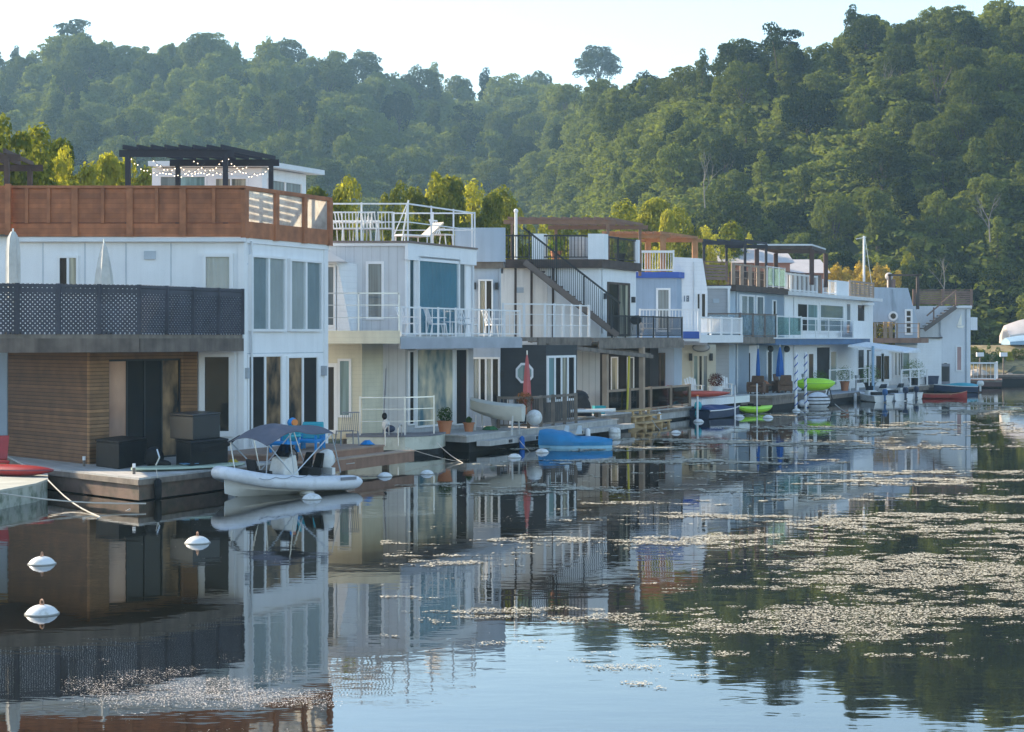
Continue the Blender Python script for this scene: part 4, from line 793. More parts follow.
for xx in (803,829):
    s=thing('kayak_stand','thin dark stand under the %s end of the lime yellow kayak'%('near' if xx<810 else 'far'),'stand',(XP(xx,98.1),98.1,.3)); MB().bar((-.2,0,0),(0,0,.8),.06,.06).bar((.2,0,0),(0,0,.8),.06,.06).build('frame',blackm,s)
# paddle board
b=MB(); r=thing('paddle_board','white paddle board lying flat on the low grey timber dock','paddle board',(*wxy(.35,68.4),.95),R(12),group='kayaks and paddle boards')
rings=[]
for i in range(17):
    t=-1+2*i/16; w=.38*max(1-abs(t)**3,.01)**.6; rings.append([(t*1.55,w*c,s+.03*t*t) for c,s in ((1,0),(.9,.08),(-.9,.08),(-1,0),(-.85,-.05),(.85,-.05))])
b.loft(rings); b.build('board',gelw,r,smooth=True)
for sx in (-.8,.8): MB().box(sx-.06,sx+.06,-.35,.35,-.23,-.05).build('support_block',greywood,r)
b=MB(); b.box(-.25,.25,-.18,.18,.088,.1); b.build('deck_pad',mat('pad_grey',(.45,.47,.5)),r)
r=thing('paddle_board','pale green paddle board lying on the grey dock behind the inflatable bow','paddle board',(*wxy(1.9,43.2),.62),ROWANG-.5,group='kayaks and paddle boards')
MB().loft([[(q[0]*1,q[1]*1.2,q[2]*.5) for q in ring] for ring in rings]).build('board',mat('pale_green_board',(.42,.5,.38),.4),r,smooth=True); MB().box(-.2,.2,-.15,.15,.085,.1).build('deck_pad',mat('pad_blue',(.1,.25,.42)),r)
# mooring buoys
def buoy(label,x,y,dpx,tall=False,ring=True,tilt=0):
    P=at(x,y); rad=dpx/2*P.y/F; r=thing('mooring_buoy',label,'buoy',P,random.random()*6,group='white mooring buoys'); 
    if tall: b=MB(); b.lathe([(rad*.7,-rad*.6),(rad,-rad*.3),(rad,rad*1.0),(rad*.8,rad*1.3),(rad*.3,rad*1.42)],n=18)
    else: b=MB(); b.sphere((0,0,-rad*.1),rad,(1,1,.68),n=20,m=12)
    b.build('float',buoym,r,smooth=True)
    b=MB(); b.lathe([(rad*1.0,-.012),(rad*1.04,-.012),(rad*1.04,.012),(rad*1.0,.012)],c=(0,0,rad*(.55 if tall else .02)),n=20); b.build('band',mat('buoy_band',(.3,.3,.28)),r,smooth=True)
    if ring:
        t=rad*(1.42 if tall else .57); b=MB(); pts=[(math.cos(a)*rad*.2,0,t+rad*.12+math.sin(a)*rad*.2) for a in [2*math.pi*i/8 for i in range(9)]]; b.path(pts,rad*.05,5); b.tube((0,0,t-rad*.1),(0,0,t+rad*.03),rad*.16,8); b.build('ring',mat('rusty_ring',(.35,.2,.13),.6,.3),r)
    r.rotation_euler[0]=tilt
    return r
for a in [('round white mooring buoy with upright ring on open dark water farthest from the docks',42,564,27),
 ('white mooring buoy with a rusty fitting nearest the viewer',42,614,33),
 ('bare white mooring buoy alone on dark water off the grey dock corner',197.5,543,25),
 ('white buoy under the stern tube of the grey canopied inflatable',312,499,20),
 ('small white buoy pressed against the side of the inflatable boat',307,493.5,16),
 ('white buoy floating by the end post of the brown stepped dock',385,476.5,15),
 ('half sunken white buoy beside the mooring ropes of the cream float',427,474,14),
 ('white buoy off the pale two level dock farther from the blue boat cover',514.5,457.5,14),
 ('white buoy beside the stern of the blue covered boat',542,452.5,14),
 ('small low white buoy in front of the porch deck',676,433,10),
 ('white ball buoy at the corner of the porch deck',698.5,422,11),
 ('white buoy behind the small lime kayak below the patio deck',739,417.5,11),
 ('white buoy under the end of the white edged patio deck',768,418,11),
 ('white buoy at the foot of the blue striped mooring pole',796.5,411,9),
 ('white buoy on the water below the pinkish door of the end home',967.5,385,6),
 ('white buoy in front of the white picket railing by the shore',982.5,384.5,7)]: buoy(*a,ring=a[3]>20)
buoy('tall cylindrical white mooring buoy beside the new pale lumber steps',614.5,436,12,tall=True,ring=False)
r=thing('fender_ball','big white ball fender hanging by the slatted guard rail with dry plant above','fender',(*wxy(1.7,61.9),1.0)); MB().sphere((0,0,0),.29,(1,1,1),n=20,m=12).build('ball',buoym,r,smooth=True)
# covered boat
P=at(577,452); r=thing('covered_boat','small boat under a bright blue fitted cover moored off the pale dock','boat',Vector((XP(576,60.5),60.5,0)),R(-8))
b=MB(); rings=[]; 
for i in range(13):
    t=i/12; x=-1.3+2.6*t; w=.62*min(1,(1-t)**.45*1.25)*min(1,.75+t*1.2); zt_=.62-.30*t+.10*math.sin(t*9)*(1-t)+(.08 if .3<t<.45 else 0); w=max(w,.03)
    rings.append([(x,w,.1),(x,w*1.02,.22),(x,w*.8,zt_*.75),(x,w*.3,zt_),(x,-w*.3,zt_),(x,-w*.8,zt_*.75),(x,-w*1.02,.22),(x,-w,.1)])
b.loft(rings); b.build('cover',bluecov,r,smooth=True)
b=MB(); b.loft([[(q[0]*.985,q[1]*.96,z) for q,z in ((ring[0],.098),(ring[0],-.08),(ring[7],-.08),(ring[7],.098))] for ring in rings]); b.build('hull',mat('pale_blue_hull',(.25,.5,.65),.4),r)
for sx in (-.35,.1): MB().loft([[(sx-.1,-.15,.5),(sx+.1,-.15,.5),(sx+.1,.15,.5),(sx-.1,.15,.5)],[(sx-.02,-.08,.78),(sx+.1,-.08,.78),(sx+.1,.08,.78),(sx-.02,.08,.78)]]).build('grab_handle',mat('grey_blue_plastic',(.5,.58,.62)),r)
# dinghy under cover
r=thing('dinghy','cream canvas covered dinghy resting on stands on the pale dock','dinghy',(*wxy(.85,60.9),1.05),R(-20))
b=MB(); rings=[]
for i in range(11):
    t=i/10; x=-1.0+2*t; w=.5*math.sin(math.pi*(.10+.86*(1-t)))**.7; s=.22*(1-t)**2
    rings.append([(x,w,.42+s),(x,w*.92,.1+s),(x,w*.5,-.12+s*1.8),(x,-w*.5,-.12+s*1.8),(x,-w*.92,.1+s),(x,-w,.42+s),(x,0,.5+s)])
b.loft(rings); b.build('hull',mat('cream_canvas',(.55,.53,.46),.75,.12,bump=.2),r,smooth=True)
for sx in(-.7,.7):
    MB().bar((sx,-.4,-.6),(sx,-.3,.1),.05,.05).bar((sx,.4,-.6),(sx,.3,.1),.05,.05).build('stand',mat('stand_white',(.6,.6,.58)),r)
# outboard motor helper
def outboard(root,x,y,z,s=1.0,tilt=0,cow=None):
    T=lambda v: Vector((x+(v.x*math.cos(tilt)+v.z*math.sin(tilt))*s, y+v.y*s, z+(-v.x*math.sin(tilt)+v.z*math.cos(tilt))*s))
    b=MB(); rings=[]
    for zz,a,bb in ((.0,.16,.13),(.06,.26,.17),(.25,.29,.19),(.42,.26,.17),(.52,.15,.1)): rings.append([T(Vector((-.08+a*math.cos(q)*1.1,bb*math.sin(q),zz))) for q in [2*math.pi*k/12 for k in range(12)]])
    b.loft(rings); c=b.build('motor_cowl',cow or gelw,root,smooth=True)
    b=MB(); b.loft([[T(Vector((-.08+dx_,dy_,zz))) for dx_,dy_ in ((-.08,-.05),(.09,-.05),(.09,.05),(-.08,.05))] for zz in (0,-.55)]); b.build('motor_leg',cow or gelw,root)
    b=MB(); b.lathe([(.03,-.14),(.06,0),(.03,.14)],n=8,T=lambda v:T(Vector((-.05+v.z,v.y,-.55+v.x)))); 
    for k in range(3):
        a=2*math.pi*k/3; b.hexa([T(Vector((-.2+dx_,math.cos(a)*rr+math.sin(a)*ww,-.55+math.sin(a)*rr-math.cos(a)*ww))) for dx_ in (0,.02) for rr,ww in ((.03,-.03),(.13,-.05),(.13,.05),(.03,.03))])
    b.build('propeller',blackm,root)
# the inflatable
bow=Vector((XP(219,41.4),41.4,0)); stern=Vector((XP(341,44.0),44.0,0)); Lr=(bow-stern).length; mid=(bow+stern)/2
rz=math.atan2(bow.y-stern.y,bow.x-stern.x)
r=thing('inflatable_boat','white inflatable motor boat with grey canopy and steering console at the brown dock','boat',mid,rz)
Lh=Lr/2+.12; rt_=.185; hw=.68
def tubepath(t):   # t 0..1 from stern (left) round the bow to stern (right)
    s=1 if t<.5 else -1; u=t*2 if t<.5 else (1-t)*2
    if u<.62: x=-Lh+ (Lh*1.25)*(u/.62); y=hw; z=.22+.14*(u/.62)**2
    else:
        a=(u-.62)/.38*math.pi/2; x=Lh*.25+(Lh*.75-rt_)*math.sin(a); y=hw*math.cos(a)**.85 if math.cos(a)>0 else 0; z=.36+.26*math.sin(a)**1.5
    return Vector((x,s*y,z))
b=MB(); rings=[]; n=60; pts=[tubepath(i/n) for i in range(n+1)]
for i,pv in enumerate(pts):
    d=(pts[min(i+1,n)]-pts[max(i-1,0)]).normalized(); u=Vector((0,0,1)).cross(d).normalized(); w=d.cross(u)
    q=min(i,n-i); rad=rt_*(.35 if q==0 else .8 if q==1 else .95 if q==2 else 1.0)*(1-.12*math.exp(-((i-n/2)/9)**2))
    rings.append([pv+(u*math.cos(a)+w*math.sin(a))*rad for a in [2*math.pi*k/18 for k in range(18)]])
b.loft(rings); tb=b.build('tube',rubberw,r,smooth=True)
b=MB(); rr=[]
for i,pv in enumerate(pts[2:-2]):
    j=i+2; d=(pts[j+1]-pts[j-1]).normalized(); u=Vector((0,0,1)).cross(d).normalized(); o=-u; rad=rt_*(1-.12*math.exp(-((j-n/2)/9)**2))
    c=pv+o*rad*1.0; rr.append([c+o*.018+Vector((0,0,.022)),c+o*.018-Vector((0,0,.022)),c-o*.02-Vector((0,0,.022)),c-o*.02+Vector((0,0,.022))])
b.loft(rr); b.build('rub_strip',greytrim,r)
b=MB(); rr=[]
for i in range(13):
    t=i/12; x=-Lh*.86+(Lh*1.72)*t; w=.62*(1-t**3.6)+.02; zb=-.12+.22*t**5; zc_=.26+.3*t**2
    rr.append([(x,w,zc_),(x,w*.95,.08+.2*t**3),(x,0,zb),(x,-w*.95,.08+.2*t**3),(x,-w,zc_)])
b.loft(rr); b.build('hull',gelw,r,smooth=True)
b=MB(); b.box(-Lh*.8,Lh*.45,-.5,.5,.3,.33); b.build('floor',mat('grey_floor_panel',(.35,.36,.38)),r)
b=MB(); b.hexa([(-.32,-.33,.33),(.22,-.33,.33),(.22,.33,.33),(-.32,.33,.33),(-.22,-.3,.98),(.1,-.3,.88),(.1,.3,.88),(-.22,.3,.98)]); cs=b.build('console',gelw,r,bevel=.03)
b=MB(); b.hexa([(.0,-.3,.92),(.03,-.3,.92),(.03,.3,.92),(.0,.3,.92),(-.18,-.26,1.22),(-.16,-.26,1.22),(-.16,.26,1.22),(-.18,.26,1.22)]); b.build('windshield',clear_mat('smoked_windshield',(.25,.27,.3)),r)
pts2=[(-.36+.05*math.sin(a),.0+.17*math.cos(a),.95+.17*math.sin(a)) for a in [2*math.pi*k/14 for k in range(15)]]; b=MB(); b.path(pts2,.018,6); b.path([(-.36,-.16,.95),(-.36,.16,.95)],.015); b.build('steering_wheel',blackm,r)
for yy in (-.22,.22):
    b=MB(); b.box(-.95,-.55,yy-.17,yy+.17,.33,.62); b.hexa([(-1.0,yy-.17,.6),(-.9,yy-.17,.6),(-.9,yy+.17,.6),(-1.0,yy+.17,.6),(-1.08,yy-.15,.98),(-1.02,yy-.15,.98),(-1.02,yy+.15,.98),(-1.08,yy+.15,.98)]); b.build('seat',blackpl,r,bevel=.03)
b=MB(); b.box(.45,.85,-.25,.25,.33,.6); b.hexa([(.82,-.22,.58),(.9,-.22,.58),(.9,.22,.58),(.82,.22,.58),(.92,-.2,.9),(.98,-.2,.9),(.98,.2,.9),(.92,.2,.9)]); b.build('bow_seat',blackpl,r,bevel=.03)
b=MB(); b.box(-Lh*.66,-Lh*.61,-.48,.48,.2,.6); b.build('transom',gelw,r)
outboard(r,-Lh*.70,0,.58,.82,R(18))
# canopy
b=MB(); n1,n2=12,8; top=[];bot=[]; x0c,x1c=-1.0,1.05
for i in range(n1+1):
    for j in range(n2+1):
        u=i/n1; v=-1+2*j/n2; x=x0c+(x1c-x0c)*u; z=1.62+.12*math.sin(math.pi*u)-.16*v*v+.05*math.cos(u*math.pi*3)-.14*max(0,(u-.55))*2; y=v*.82
        top.append((x,y,z)); bot.append((x,y,z-.02))
N1=len(top); fs=[]
for i in range(n1):
    for j in range(n2):
        a=i*(n2+1)+j; fs.append((a,a+1,a+n2+2,a+n2+1)); fs.append((a+N1,a+n2+1+N1,a+n2+2+N1,a+1+N1))
b.add(top+bot,fs)
for i in range(n1):
    for j in (0,n2): a=i*(n2+1)+j; b.f.append((a,a+n2+1,a+n2+1+N1,a+N1))
for j in range(n2):
    for i in (0,n1): a=i*(n2+1)+j; b.f.append((a,a+1,a+1+N1,a+N1))
b.build('canopy',greyfab,r,smooth=True)
b=MB()
for s in (-1,1):
    y=s*.72
    b.tube((.15,y,.52),(x0c+.05,s*.8,1.5),.016); b.tube((.15,y,.52),(.35,s*.8,1.58),.016); b.tube((.2,y,.52),(x1c-.05,s*.8,1.3),.016); b.tube((.95,s*.66,.55),(x1c-.05,s*.8,1.3),.016); b.tube((-1.3,y,.5),(x0c+.05,s*.8,1.5),.016)
b.build('canopy_frame',steel,r)
b=MB(); Xb=lambda u,v:None
pl=MB(); pl.box(-Lh+.3,-Lh+.8,hw+.175,hw+.19,.30,.38); pl.build('tube_patch',greytrim,r)
# loops rope on tube
b=MB(); 
for s in(1,-1):
    for k in range(5):
        x=-1.2+k*.5; b.path([(x+.5*q/6, s*(hw+.17), .5+.04*0-.05*math.sin(math.pi*q/6)) for q in range(7)],.009,4)
b.build('grab_line',greytrim,r)
# dark motor boat below deck
def motorboat(label,L,Wd,Hh,m,loc,rz,cover=None,cow=None,tilt=0,screen=True,grp='small motor boats'):
    r=thing('motor_boat',label,'boat',loc,rz,group=grp); r.scale=(.85,.85,.8); rr=[]
    for i in range(13):
        t=i/12; x=-L/2+L*t; w=max(Wd/2*(1-t**3),.03); sh=.16*t*t; rr.append([(x,w,Hh+sh),(x,w*.9,.05+sh*.5),(x,w*.35,-.15+sh*1.3),(x,-w*.35,-.15+sh*1.3),(x,-w*.9,.05+sh*.5),(x,-w,Hh+sh)])
    b=MB(); b.loft(rr); b.build('hull',m,r,smooth=True)
    b=MB(); 
    for i in range(12):
        for s in (0,5): b.bar(rr[i][s],rr[i+1][s],.07,.06)
    b.build('gunwale',trim if m is not trim else greytrim,r)
    if cover:
        cc=[]
        for i in range(13):
            t=i/12; q=rr[i]; hz=Hh+.04+.26*math.sin(math.pi*min(1,t*1.1+.15)); cc.append([(q[0][0],q[0][1]*1.02,q[0][2]+.04),(q[0][0],q[0][1]*.4,hz+.16*t*t),(q[0][0],-q[0][1]*.4,hz+.16*t*t),(q[0][0],-q[0][1]*1.02,q[0][2]+.04)])
        MB().loft(cc).build('cover',cover,r,smooth=True)
    elif screen:
        b=MB(); b.box(-.1,.5,-Wd*.22,Wd*.22,Hh,Hh+.35); b.build('console',gelw,r,bevel=.03)
        b=MB(); b.hexa([(.4,-Wd*.2,Hh+.35),(.44,-Wd*.2,Hh+.35),(.44,Wd*.2,Hh+.35),(.4,Wd*.2,Hh+.35),(.2,-Wd*.16,Hh+.7),(.24,-Wd*.16,Hh+.7),(.24,Wd*.16,Hh+.7),(.2,Wd*.16,Hh+.7)]); b.build('windshield',clear_mat('smoked_windshield',(.25,.27,.3)),r)
        b=MB(); b.box(-.9,-.5,-Wd*.25,Wd*.25,Hh-.1,Hh+.25); b.build('seat',blackpl,r)
    outboard(r,-L/2-.12,0,Hh+.05,.9,tilt,cow)
    return r
motorboat('dark navy open boat with teal capped motor tied under the patio deck edge',3.8,1.5,.5,navy,Vector((*wxy(.5,83.3),0)),ROWANG-.3,cover=mat('navy_cover',(.02,.05,.16),.8),cow=tealp,tilt=.3)
motorboat('white runabout with dark outboard moored below the conservatory',4.2,1.7,.55,trim,Vector((XP(886,107),107,0)),R(115),cow=navy)
motorboat('white skiff with clutter aboard tied beside the dark low dock',3.6,1.5,.5,gelw,Vector((XP(872,104.5),104.5,0)),R(105),cow=mat('blue_cowl',(.05,.15,.35)))
motorboat('white small boat lying between the white runabout and red canoe',3.2,1.4,.5,gelw,Vector((XP(903,110),110,0)),R(110),cow=navy,screen=True)
motorboat('teal and white covered boat tied in front of the plain end home',3.6,1.5,.55,navy,Vector((XP(956,122),122,0)),R(165),cover=tealp)
# wrapped inflatable
r=thing('rolled_inflatable','grey and white striped inflatable bundle floating under the lime yellow kayak','inflatable',(*wxy(1.5,95.5),.0),R(20))
r.scale=(.72,.72,.78)
b=MB(); b.sphere((0,0,.45),.85,(1.25,.7,.78),n=20,m=12); b.build('bundle',mat('pale_grey_wrap',(.6,.62,.66),.5,.15,3,bump=.3),r,smooth=True)
for k,zz in enumerate((.25,.5,.75)):
    b=MB(); b.path([(1.08*math.cos(a)*(1-.25*(zz-.45)**2*4),-.61*math.sin(a)*(1-.25*(zz-.45)**2*4),zz) for a in [R(20)+R(140)*q/10 for q in range(11)]],.04,5); b.build('strap',blackpl,r)
MB().sphere((-1.2,0,.3),.42,(1.3,.8,.7),n=14).build('side_bag',rubberw,r,smooth=True)
# canoe
r=thing('canoe','long red canoe floating in front of the plain white end home','canoe',(XP(936,109.5),109.5,0),R(172)); r.scale=(1,.8,.72); rr=[]; ri=[]
for i in range(17):
    t=-1+i/8; x=t*1.95; w=max(.42*(1-abs(t)**2.3),.02); up=.28*abs(t)**3.5
    rr.append([(x,w,.42+up),(x,w*.9,.1+up*.3),(x,w*.3,-.06),(x,-w*.3,-.06),(x,-w*.9,.1+up*.3),(x,-w,.42+up)]); ri.append([(x*.96,w*.9,.425+up),(x*.96,w*.8,.15+up*.3),(x*.96,-w*.8,.15+up*.3),(x*.96,-w*.9,.425+up)])
MB().loft(rr,closed=False,cap=False).build('hull',darkred,r,smooth=True); MB().loft(ri,closed=False,cap=False).build('inner_hull',mat('canoe_inside',(.3,.16,.1)),r,smooth=True)
b=MB(); 
for i in range(16):
    for s in(0,5): b.bar(rr[i][s],rr[i+1][s],.05,.05)
b.build('gunwale',mat('gunwale_wood',(.4,.2,.12)),r)
for x in (-.9,0,.9): MB().box(x-.08,x+.08,-.36,.36,.36,.39).build('thwart',newwood,r)
# ================================================================ FURNITURE
def adirondack(label,m,loc,rz,first=[None]):
    r=thing('adirondack_chair',label,'chair',loc,rz,group='adirondack chairs')
    b=MB(); b.hexa([(-.28,-.35,.34),(.28,-.35,.34),(.26,.2,.24),(-.26,.2,.24),(-.28,-.35,.37),(.28,-.35,.37),(.26,.2,.27),(-.26,.2,.27)]); b.build('seat',m,r)
    for k in range(5):
        x=-.22+k*.11; hh=1.0-abs(k-2)*.05; MB().hexa([(x-.045,.17,.25),(x+.045,.17,.25),(x+.045,.2,.25),(x-.045,.2,.25),(x*1.25-.05,.45,hh),(x*1.25+.05,.45,hh),(x*1.25+.05,.48,hh),(x*1.25-.05,.48,hh)]).build('back_slat',m,r)
    for s in(-1,1):
        MB().box(s*.33-.06,s*.33+.06,-.42,.3,.56,.59).build('armrest',m,r); MB().box(s*.31-.03,s*.31+.03,-.35,-.27,0,.56).build('leg',m,r); MB().hexa([(s*.29-.02,-.3,.2),(s*.29+.02,-.3,.2),(s*.29+.02,.5,0),(s*.29-.02,.5,0),(s*.29-.02,-.3,.34),(s*.29+.02,-.3,.34),(s*.29+.02,.5,.08),(s*.29-.02,.5,.08)]).build('side_rail',m,r)
    return r
wc=adirondack('white adirondack chair by the doorway under the oval sign',trim,(*wxy(-1.5,85.2),.95),R(20))
adirondack('white adirondack chair beside the white door with three dark panes',trim,(*wxy(-1.0,88),.95),R(10))
adirondack('red adirondack chair at the end of the tan railed porch deck',redpl,(*wxy(-1.6,82.9),.58),R(30))
def wickerchair(label,loc,rz):
    r=thing('wicker_chair',label,'chair',loc,rz,group='brown wicker chairs'); MB().box(-.38,.38,-.38,.38,.12,.42).build('seat',wicker,r,bevel=.04)
    MB().hexa([(-.38,.28,.42),(.38,.28,.42),(.38,.4,.42),(-.38,.4,.42),(-.33,.42,1.0),(.33,.42,1.0),(.33,.5,1.0),(-.33,.5,1.0)]).build('backrest',wicker,r,bevel=.05)
    for s in(-1,1): MB().box(s*.4-.07,s*.4+.07,-.38,.38,.1,.66).build('armrest',wicker,r,bevel=.04)
    for sx in(-.38,.38):
        for sy in(-.34,.34): MB().box(sx-.03,sx+.03,sy-.03,sy+.03,0,.12).build('leg',wicker,r)
    MB().box(-.3,.3,-.34,.26,.425,.5).build('cushion',mat('tan_cushion',(.3,.18,.1)),r,bevel=.03)
    return r
a=wickerchair('brown wicker chair beside the white railing end of the timber deck',(*wxy(-.8,92.2),.85),R(-20))
dup(a,(*wxy(-.2,94.6),.85),R(200),'brown wicker chair with its back to the water'); dup(a,(*wxy(-.9,96.8),.85),R(60),'brown wicker chair under the blue closed umbrella nearest the lime yellow kayak'); 
r=thing('wicker_table','low round brown wicker table among the wicker chairs','table',(*wxy(-1.2,94.6),.85)); MB().lathe([(.25,0),(.25,.4),(.55,.42),(.55,.5)],n=18).build('table_top',wicker,r); MB().lathe([(.3,.5),(.2,.62),(.05,.7)],n=10).build('bowl',terra,r)
def folding(label,m,loc,rz,grp='white patio chairs'):
    r=thing('patio_chair',label,'chair',loc,rz,group=grp); MB().box(-.26,.26,-.26,.26,.42,.46).build('seat',m,r)
    b=MB(); 
    for x in (-.24,-.12,0,.12,.24): b.bar((x,.25,.46),(x,.42,.98),.035,.02)
    b.bar((-.27,.42,.98),(.27,.42,.98),.04,.05); b.build('backrest',m,r)
    for sx in(-.24,.24):
        for sy,yy in((-.24,-.3),(.24,.32)): MB().tube((sx,sy,.44),(sx,yy,0),.022).build('leg',m,r)
        MB().bar((sx*1.15,-.25,.66),(sx*1.15,.3,.66),.05,.03).build('armrest',m,r)
    return r
c0=folding('white patio chair on the wrap balcony nearest the teal curtain edge',trim,(*wxy(-.45,57.6),3.95),R(70))
dup(c0,(*wxy(-.5,59.4),3.95),R(110),'white patio chair facing the rail below the middle of the teal curtain')
dup(c0,(*wxy(-.5,61.5),3.95),R(60),'white patio chair near the far edge of the teal glass wall'); dup(c0,(*wxy(-.5,63.4),3.95),R(120),'white patio chair before the pale blue end bay wall')
r=thing('patio_table','small white table between the patio chairs on the wrap balcony','table',(*wxy(-.5,60.4),3.95)); MB().lathe([(.38,.5),(.38,.54)],n=16).build('table_top',trim,r); MB().tube((0,0,.02),(0,0,.5),.03).build('leg',trim,r); MB().lathe([(.2,0),(.2,.02)],n=12).build('base',trim,r)
# roof terrace furniture
z2t=ZP(243,YP(405,-1.2))+.07
r=thing('dining_table','long white dining table on the white railed roof terrace','table',(XP(355,59.6),59.6,z2t)); MB().box(-1.0,.9,-.4,.4,.7,.75).build('table_top',trim,r)
for sx in(-.9,.8):
    for sy in(-.35,.35): MB().tube((sx,sy,0),(sx,sy,.7),.03).build('leg',trim,r)
lab=['white high backed patio chair at the near end of the roof terrace table','white roof terrace chair second from the near end of the table','white roof terrace chair third along the table','white roof terrace chair at the far end of the dining table','white roof terrace chair beside the railing corner']
for i,xx in enumerate((340,350,362,373,386)): dup(c0,(XP(xx,58.95),58.95,z2t),R(180+20*(i%3-1)),lab[i])
r=thing('lounge_chair','white reclining lounge chair on the roof terrace near the far railing','chair',(*wxy(-2.2,61.3),z2t),R(40),group='lounge chairs')
MB().box(-.9,.3,-.3,.3,.3,.36).build('seat',trim,r); MB().hexa([(.28,-.3,.3),(.3,-.3,.36),(.3,.3,.36),(.28,.3,.3),(.95,-.3,.8),(.93,-.3,.86),(.93,.3,.86),(.95,.3,.8)]).build('backrest',mat('beige_cushion',(.6,.52,.42)),r)
for sx in(-.8,.2):
    for sy in(-.27,.27): MB().tube((sx,sy,0),(sx,sy,.3),.025).build('leg',trim,r)
dup(c0,(*wxy(-1.9,62.4),z2t),R(60),'white chair at the far railing beside the lounge chair')
r=thing('folding_sunshade','thin white folded umbrella frame leaning over the roof terrace rail','umbrella',(*wxy(-2.3,60.4),z2t)); MB().tube((0,0,0),(.25,0,1.55),.03).tube((-.35,0,.1),(.25,0,1.55),.02).build('pole',trim,r); MB().lathe([(.25,0),(.25,.05)],n=12).build('base',greyw,r)
# grey wire lounge chair and blue chair on brown dock
r=thing('wire_chair','grey wire framed chair on the brown stepped dock','chair',(*wxy(1.9,50.0),.75),R(200))
b=MB(); 
for k in range(9): b.tube((-.24+.06*k,.28,.42),(-.24+.06*k,.45,.98),.009,4); b.tube((-.24+.06*k,.28,.42),(-.24+.06*k,-.3,.4),.009,4)
b.bar((-.26,.45,.98),(.26,.45,.98),.03,.03); b.bar((-.26,-.3,.4),(.26,-.3,.4),.03,.03); b.build('wire_seat',mat('wire_grey',(.22,.24,.27),.5),r)
for sx in(-.25,.25):
    for sy in(-.28,.28): MB().tube((sx,sy,.42),(sx*1.1,sy*1.2,0),.018).build('leg',mat('wire_grey',(.22,.24,.27)),r)
def bluechair(label,loc,rz):
    r=thing('low_chair',label,'chair',loc,rz,group='blue plastic low chairs'); MB().box(-.3,.3,-.3,.3,.2,.3).build('seat',bluep,r,bevel=.03); MB().hexa([(-.3,.22,.3),(.3,.22,.3),(.3,.3,.3),(-.3,.3,.3),(-.3,.35,.72),(.3,.35,.72),(.3,.42,.72),(-.3,.42,.72)]).build('backrest',tealp,r,bevel=.02)
    for s in(-1,1): MB().box(s*.33-.05,s*.33+.05,-.3,.3,.42,.48).build('armrest',tealp,r,bevel=.02)
    for sx in(-.28,.28):
        for sy in(-.25,.25): MB().box(sx-.03,sx+.03,sy-.03,sy+.03,0,.42).build('leg',bluep,r)
    return r
q=bluechair('blue plastic low chair on the brown dock behind the canopy middle',(*wxy(2.0,46.9),.75),R(-30)); dup(q,(*wxy(2.0,48.0),.75),R(-10),'blue plastic low chair on the brown dock beside the grey wire chair'); dup(q,(*wxy(1.6,48.9),.75),R(10),'blue plastic low chair partly hidden by the wire chair')
r=thing('round_blue_float','round blue pool float showing just above the grey boat canopy','pool float',(*wxy(1.6,47.9),1.3),R(60)); b=MB(); b.lathe([(.15,-.07),(.2,0),(.15,.07),(.0,.07)],n=20,T=lambda v:Vector((v.x,v.z,v.y*.7+.22))); b.build('disc',bluep,r,smooth=True); MB().lathe([(.13,-.1),(.14,-.073)],n=20,T=lambda v:Vector((v.x,v.z,v.y*.7+.22))).build('back_disc',orange,r); MB().bar((0,0,-.55),(0,0,.1),.03,.03).build('stand',blackm,r)
# black storage
def deckbox(label,poly,z0,z1,lid=True,m=blackpl):
    c=poly[0]; r=thing('storage_box',label,'storage box',(c[0],c[1],z0),group='black deck boxes')
    MB().prism(poly,z0,z1-.06).build('body',m,r,world=True,bevel=.02)
    cx=sum(p[0] for p in poly)/4; cy=sum(p[1] for p in poly)/4; MB().prism([(cx+(p[0]-cx)*1.03,cy+(p[1]-cy)*1.03) for p in poly],z1-.057,z1).build('lid',m,r,world=True,bevel=.015); return r
deckbox('low black deck box on the grey dock beside the peach reflecting pane',[(XP(96,44.1),44.1),(XP(119,43.1),43.1),(XP(147,44.7),44.7),(XP(122,45.7),45.7)],.57,1.28)
deckbox('long black deck box under the grey lidded cabinet by the dark doorway',[(XP(176,44.1),44.1),(XP(191,43.0),43.0),(XP(228,44.3),44.3),(XP(212,45.6),45.6)],.57,1.28)
gcab=deckbox('black cabinet with grey louvred side standing on the long black deck box',[(XP(170,44.3),44.3),(XP(193,43.4),43.4),(XP(220,44.6),44.6),(XP(197,45.7),45.7)],1.285,1.95,m=mat('black_cabinet',(.03,.03,.033),.35))
r=thing('paddle_fin','thin black curved board leaning beside the black deck boxes','board',(XP(222,43.2),43.2,1.05)); b=MB(); b.loft([[(x,y-.02,z-w),(x,y+.02,z-w),(x,y+.02,z+w),(x,y-.02,z+w)] for x,y,z,w in ((-.5,0,0,.05),(-.1,0,.05,.09),(.2,0,.18,.06),(.45,0,.38,.01))]); b.build('blade',blackpl,r)
r=thing('wetsuit_bag','black gear bag with grey straps slumped by the low black deck box','bag',(XP(154,43.4),43.4,.57)); b=MB(); b.sphere((0,0,.28),.26,(1,.8,1.1),n=12); b.sphere((.22,-.1,.12),.16,(1.5,.8,.7),n=10); b.build('bag',blackpl,r,smooth=True); MB().path([(.1,-.25,.1),(.2,-.28,.3),(.12,-.2,.5)],.02).build('strap',steel,r)
r=thing('dock_bollard','small white topped post at the corner of the grey dock','post',(XP(134,41.6),41.6,.57)); MB().tube((0,0,0),(0,0,.16),.04).build('post',greywood,r); MB().tube((0,0,.16),(0,0,.26),.045).build('cap',trim,r)
dup(r,(XP(84,44.1),44.1,.57),0,'small white topped post at the foot of the slatted brown wall')
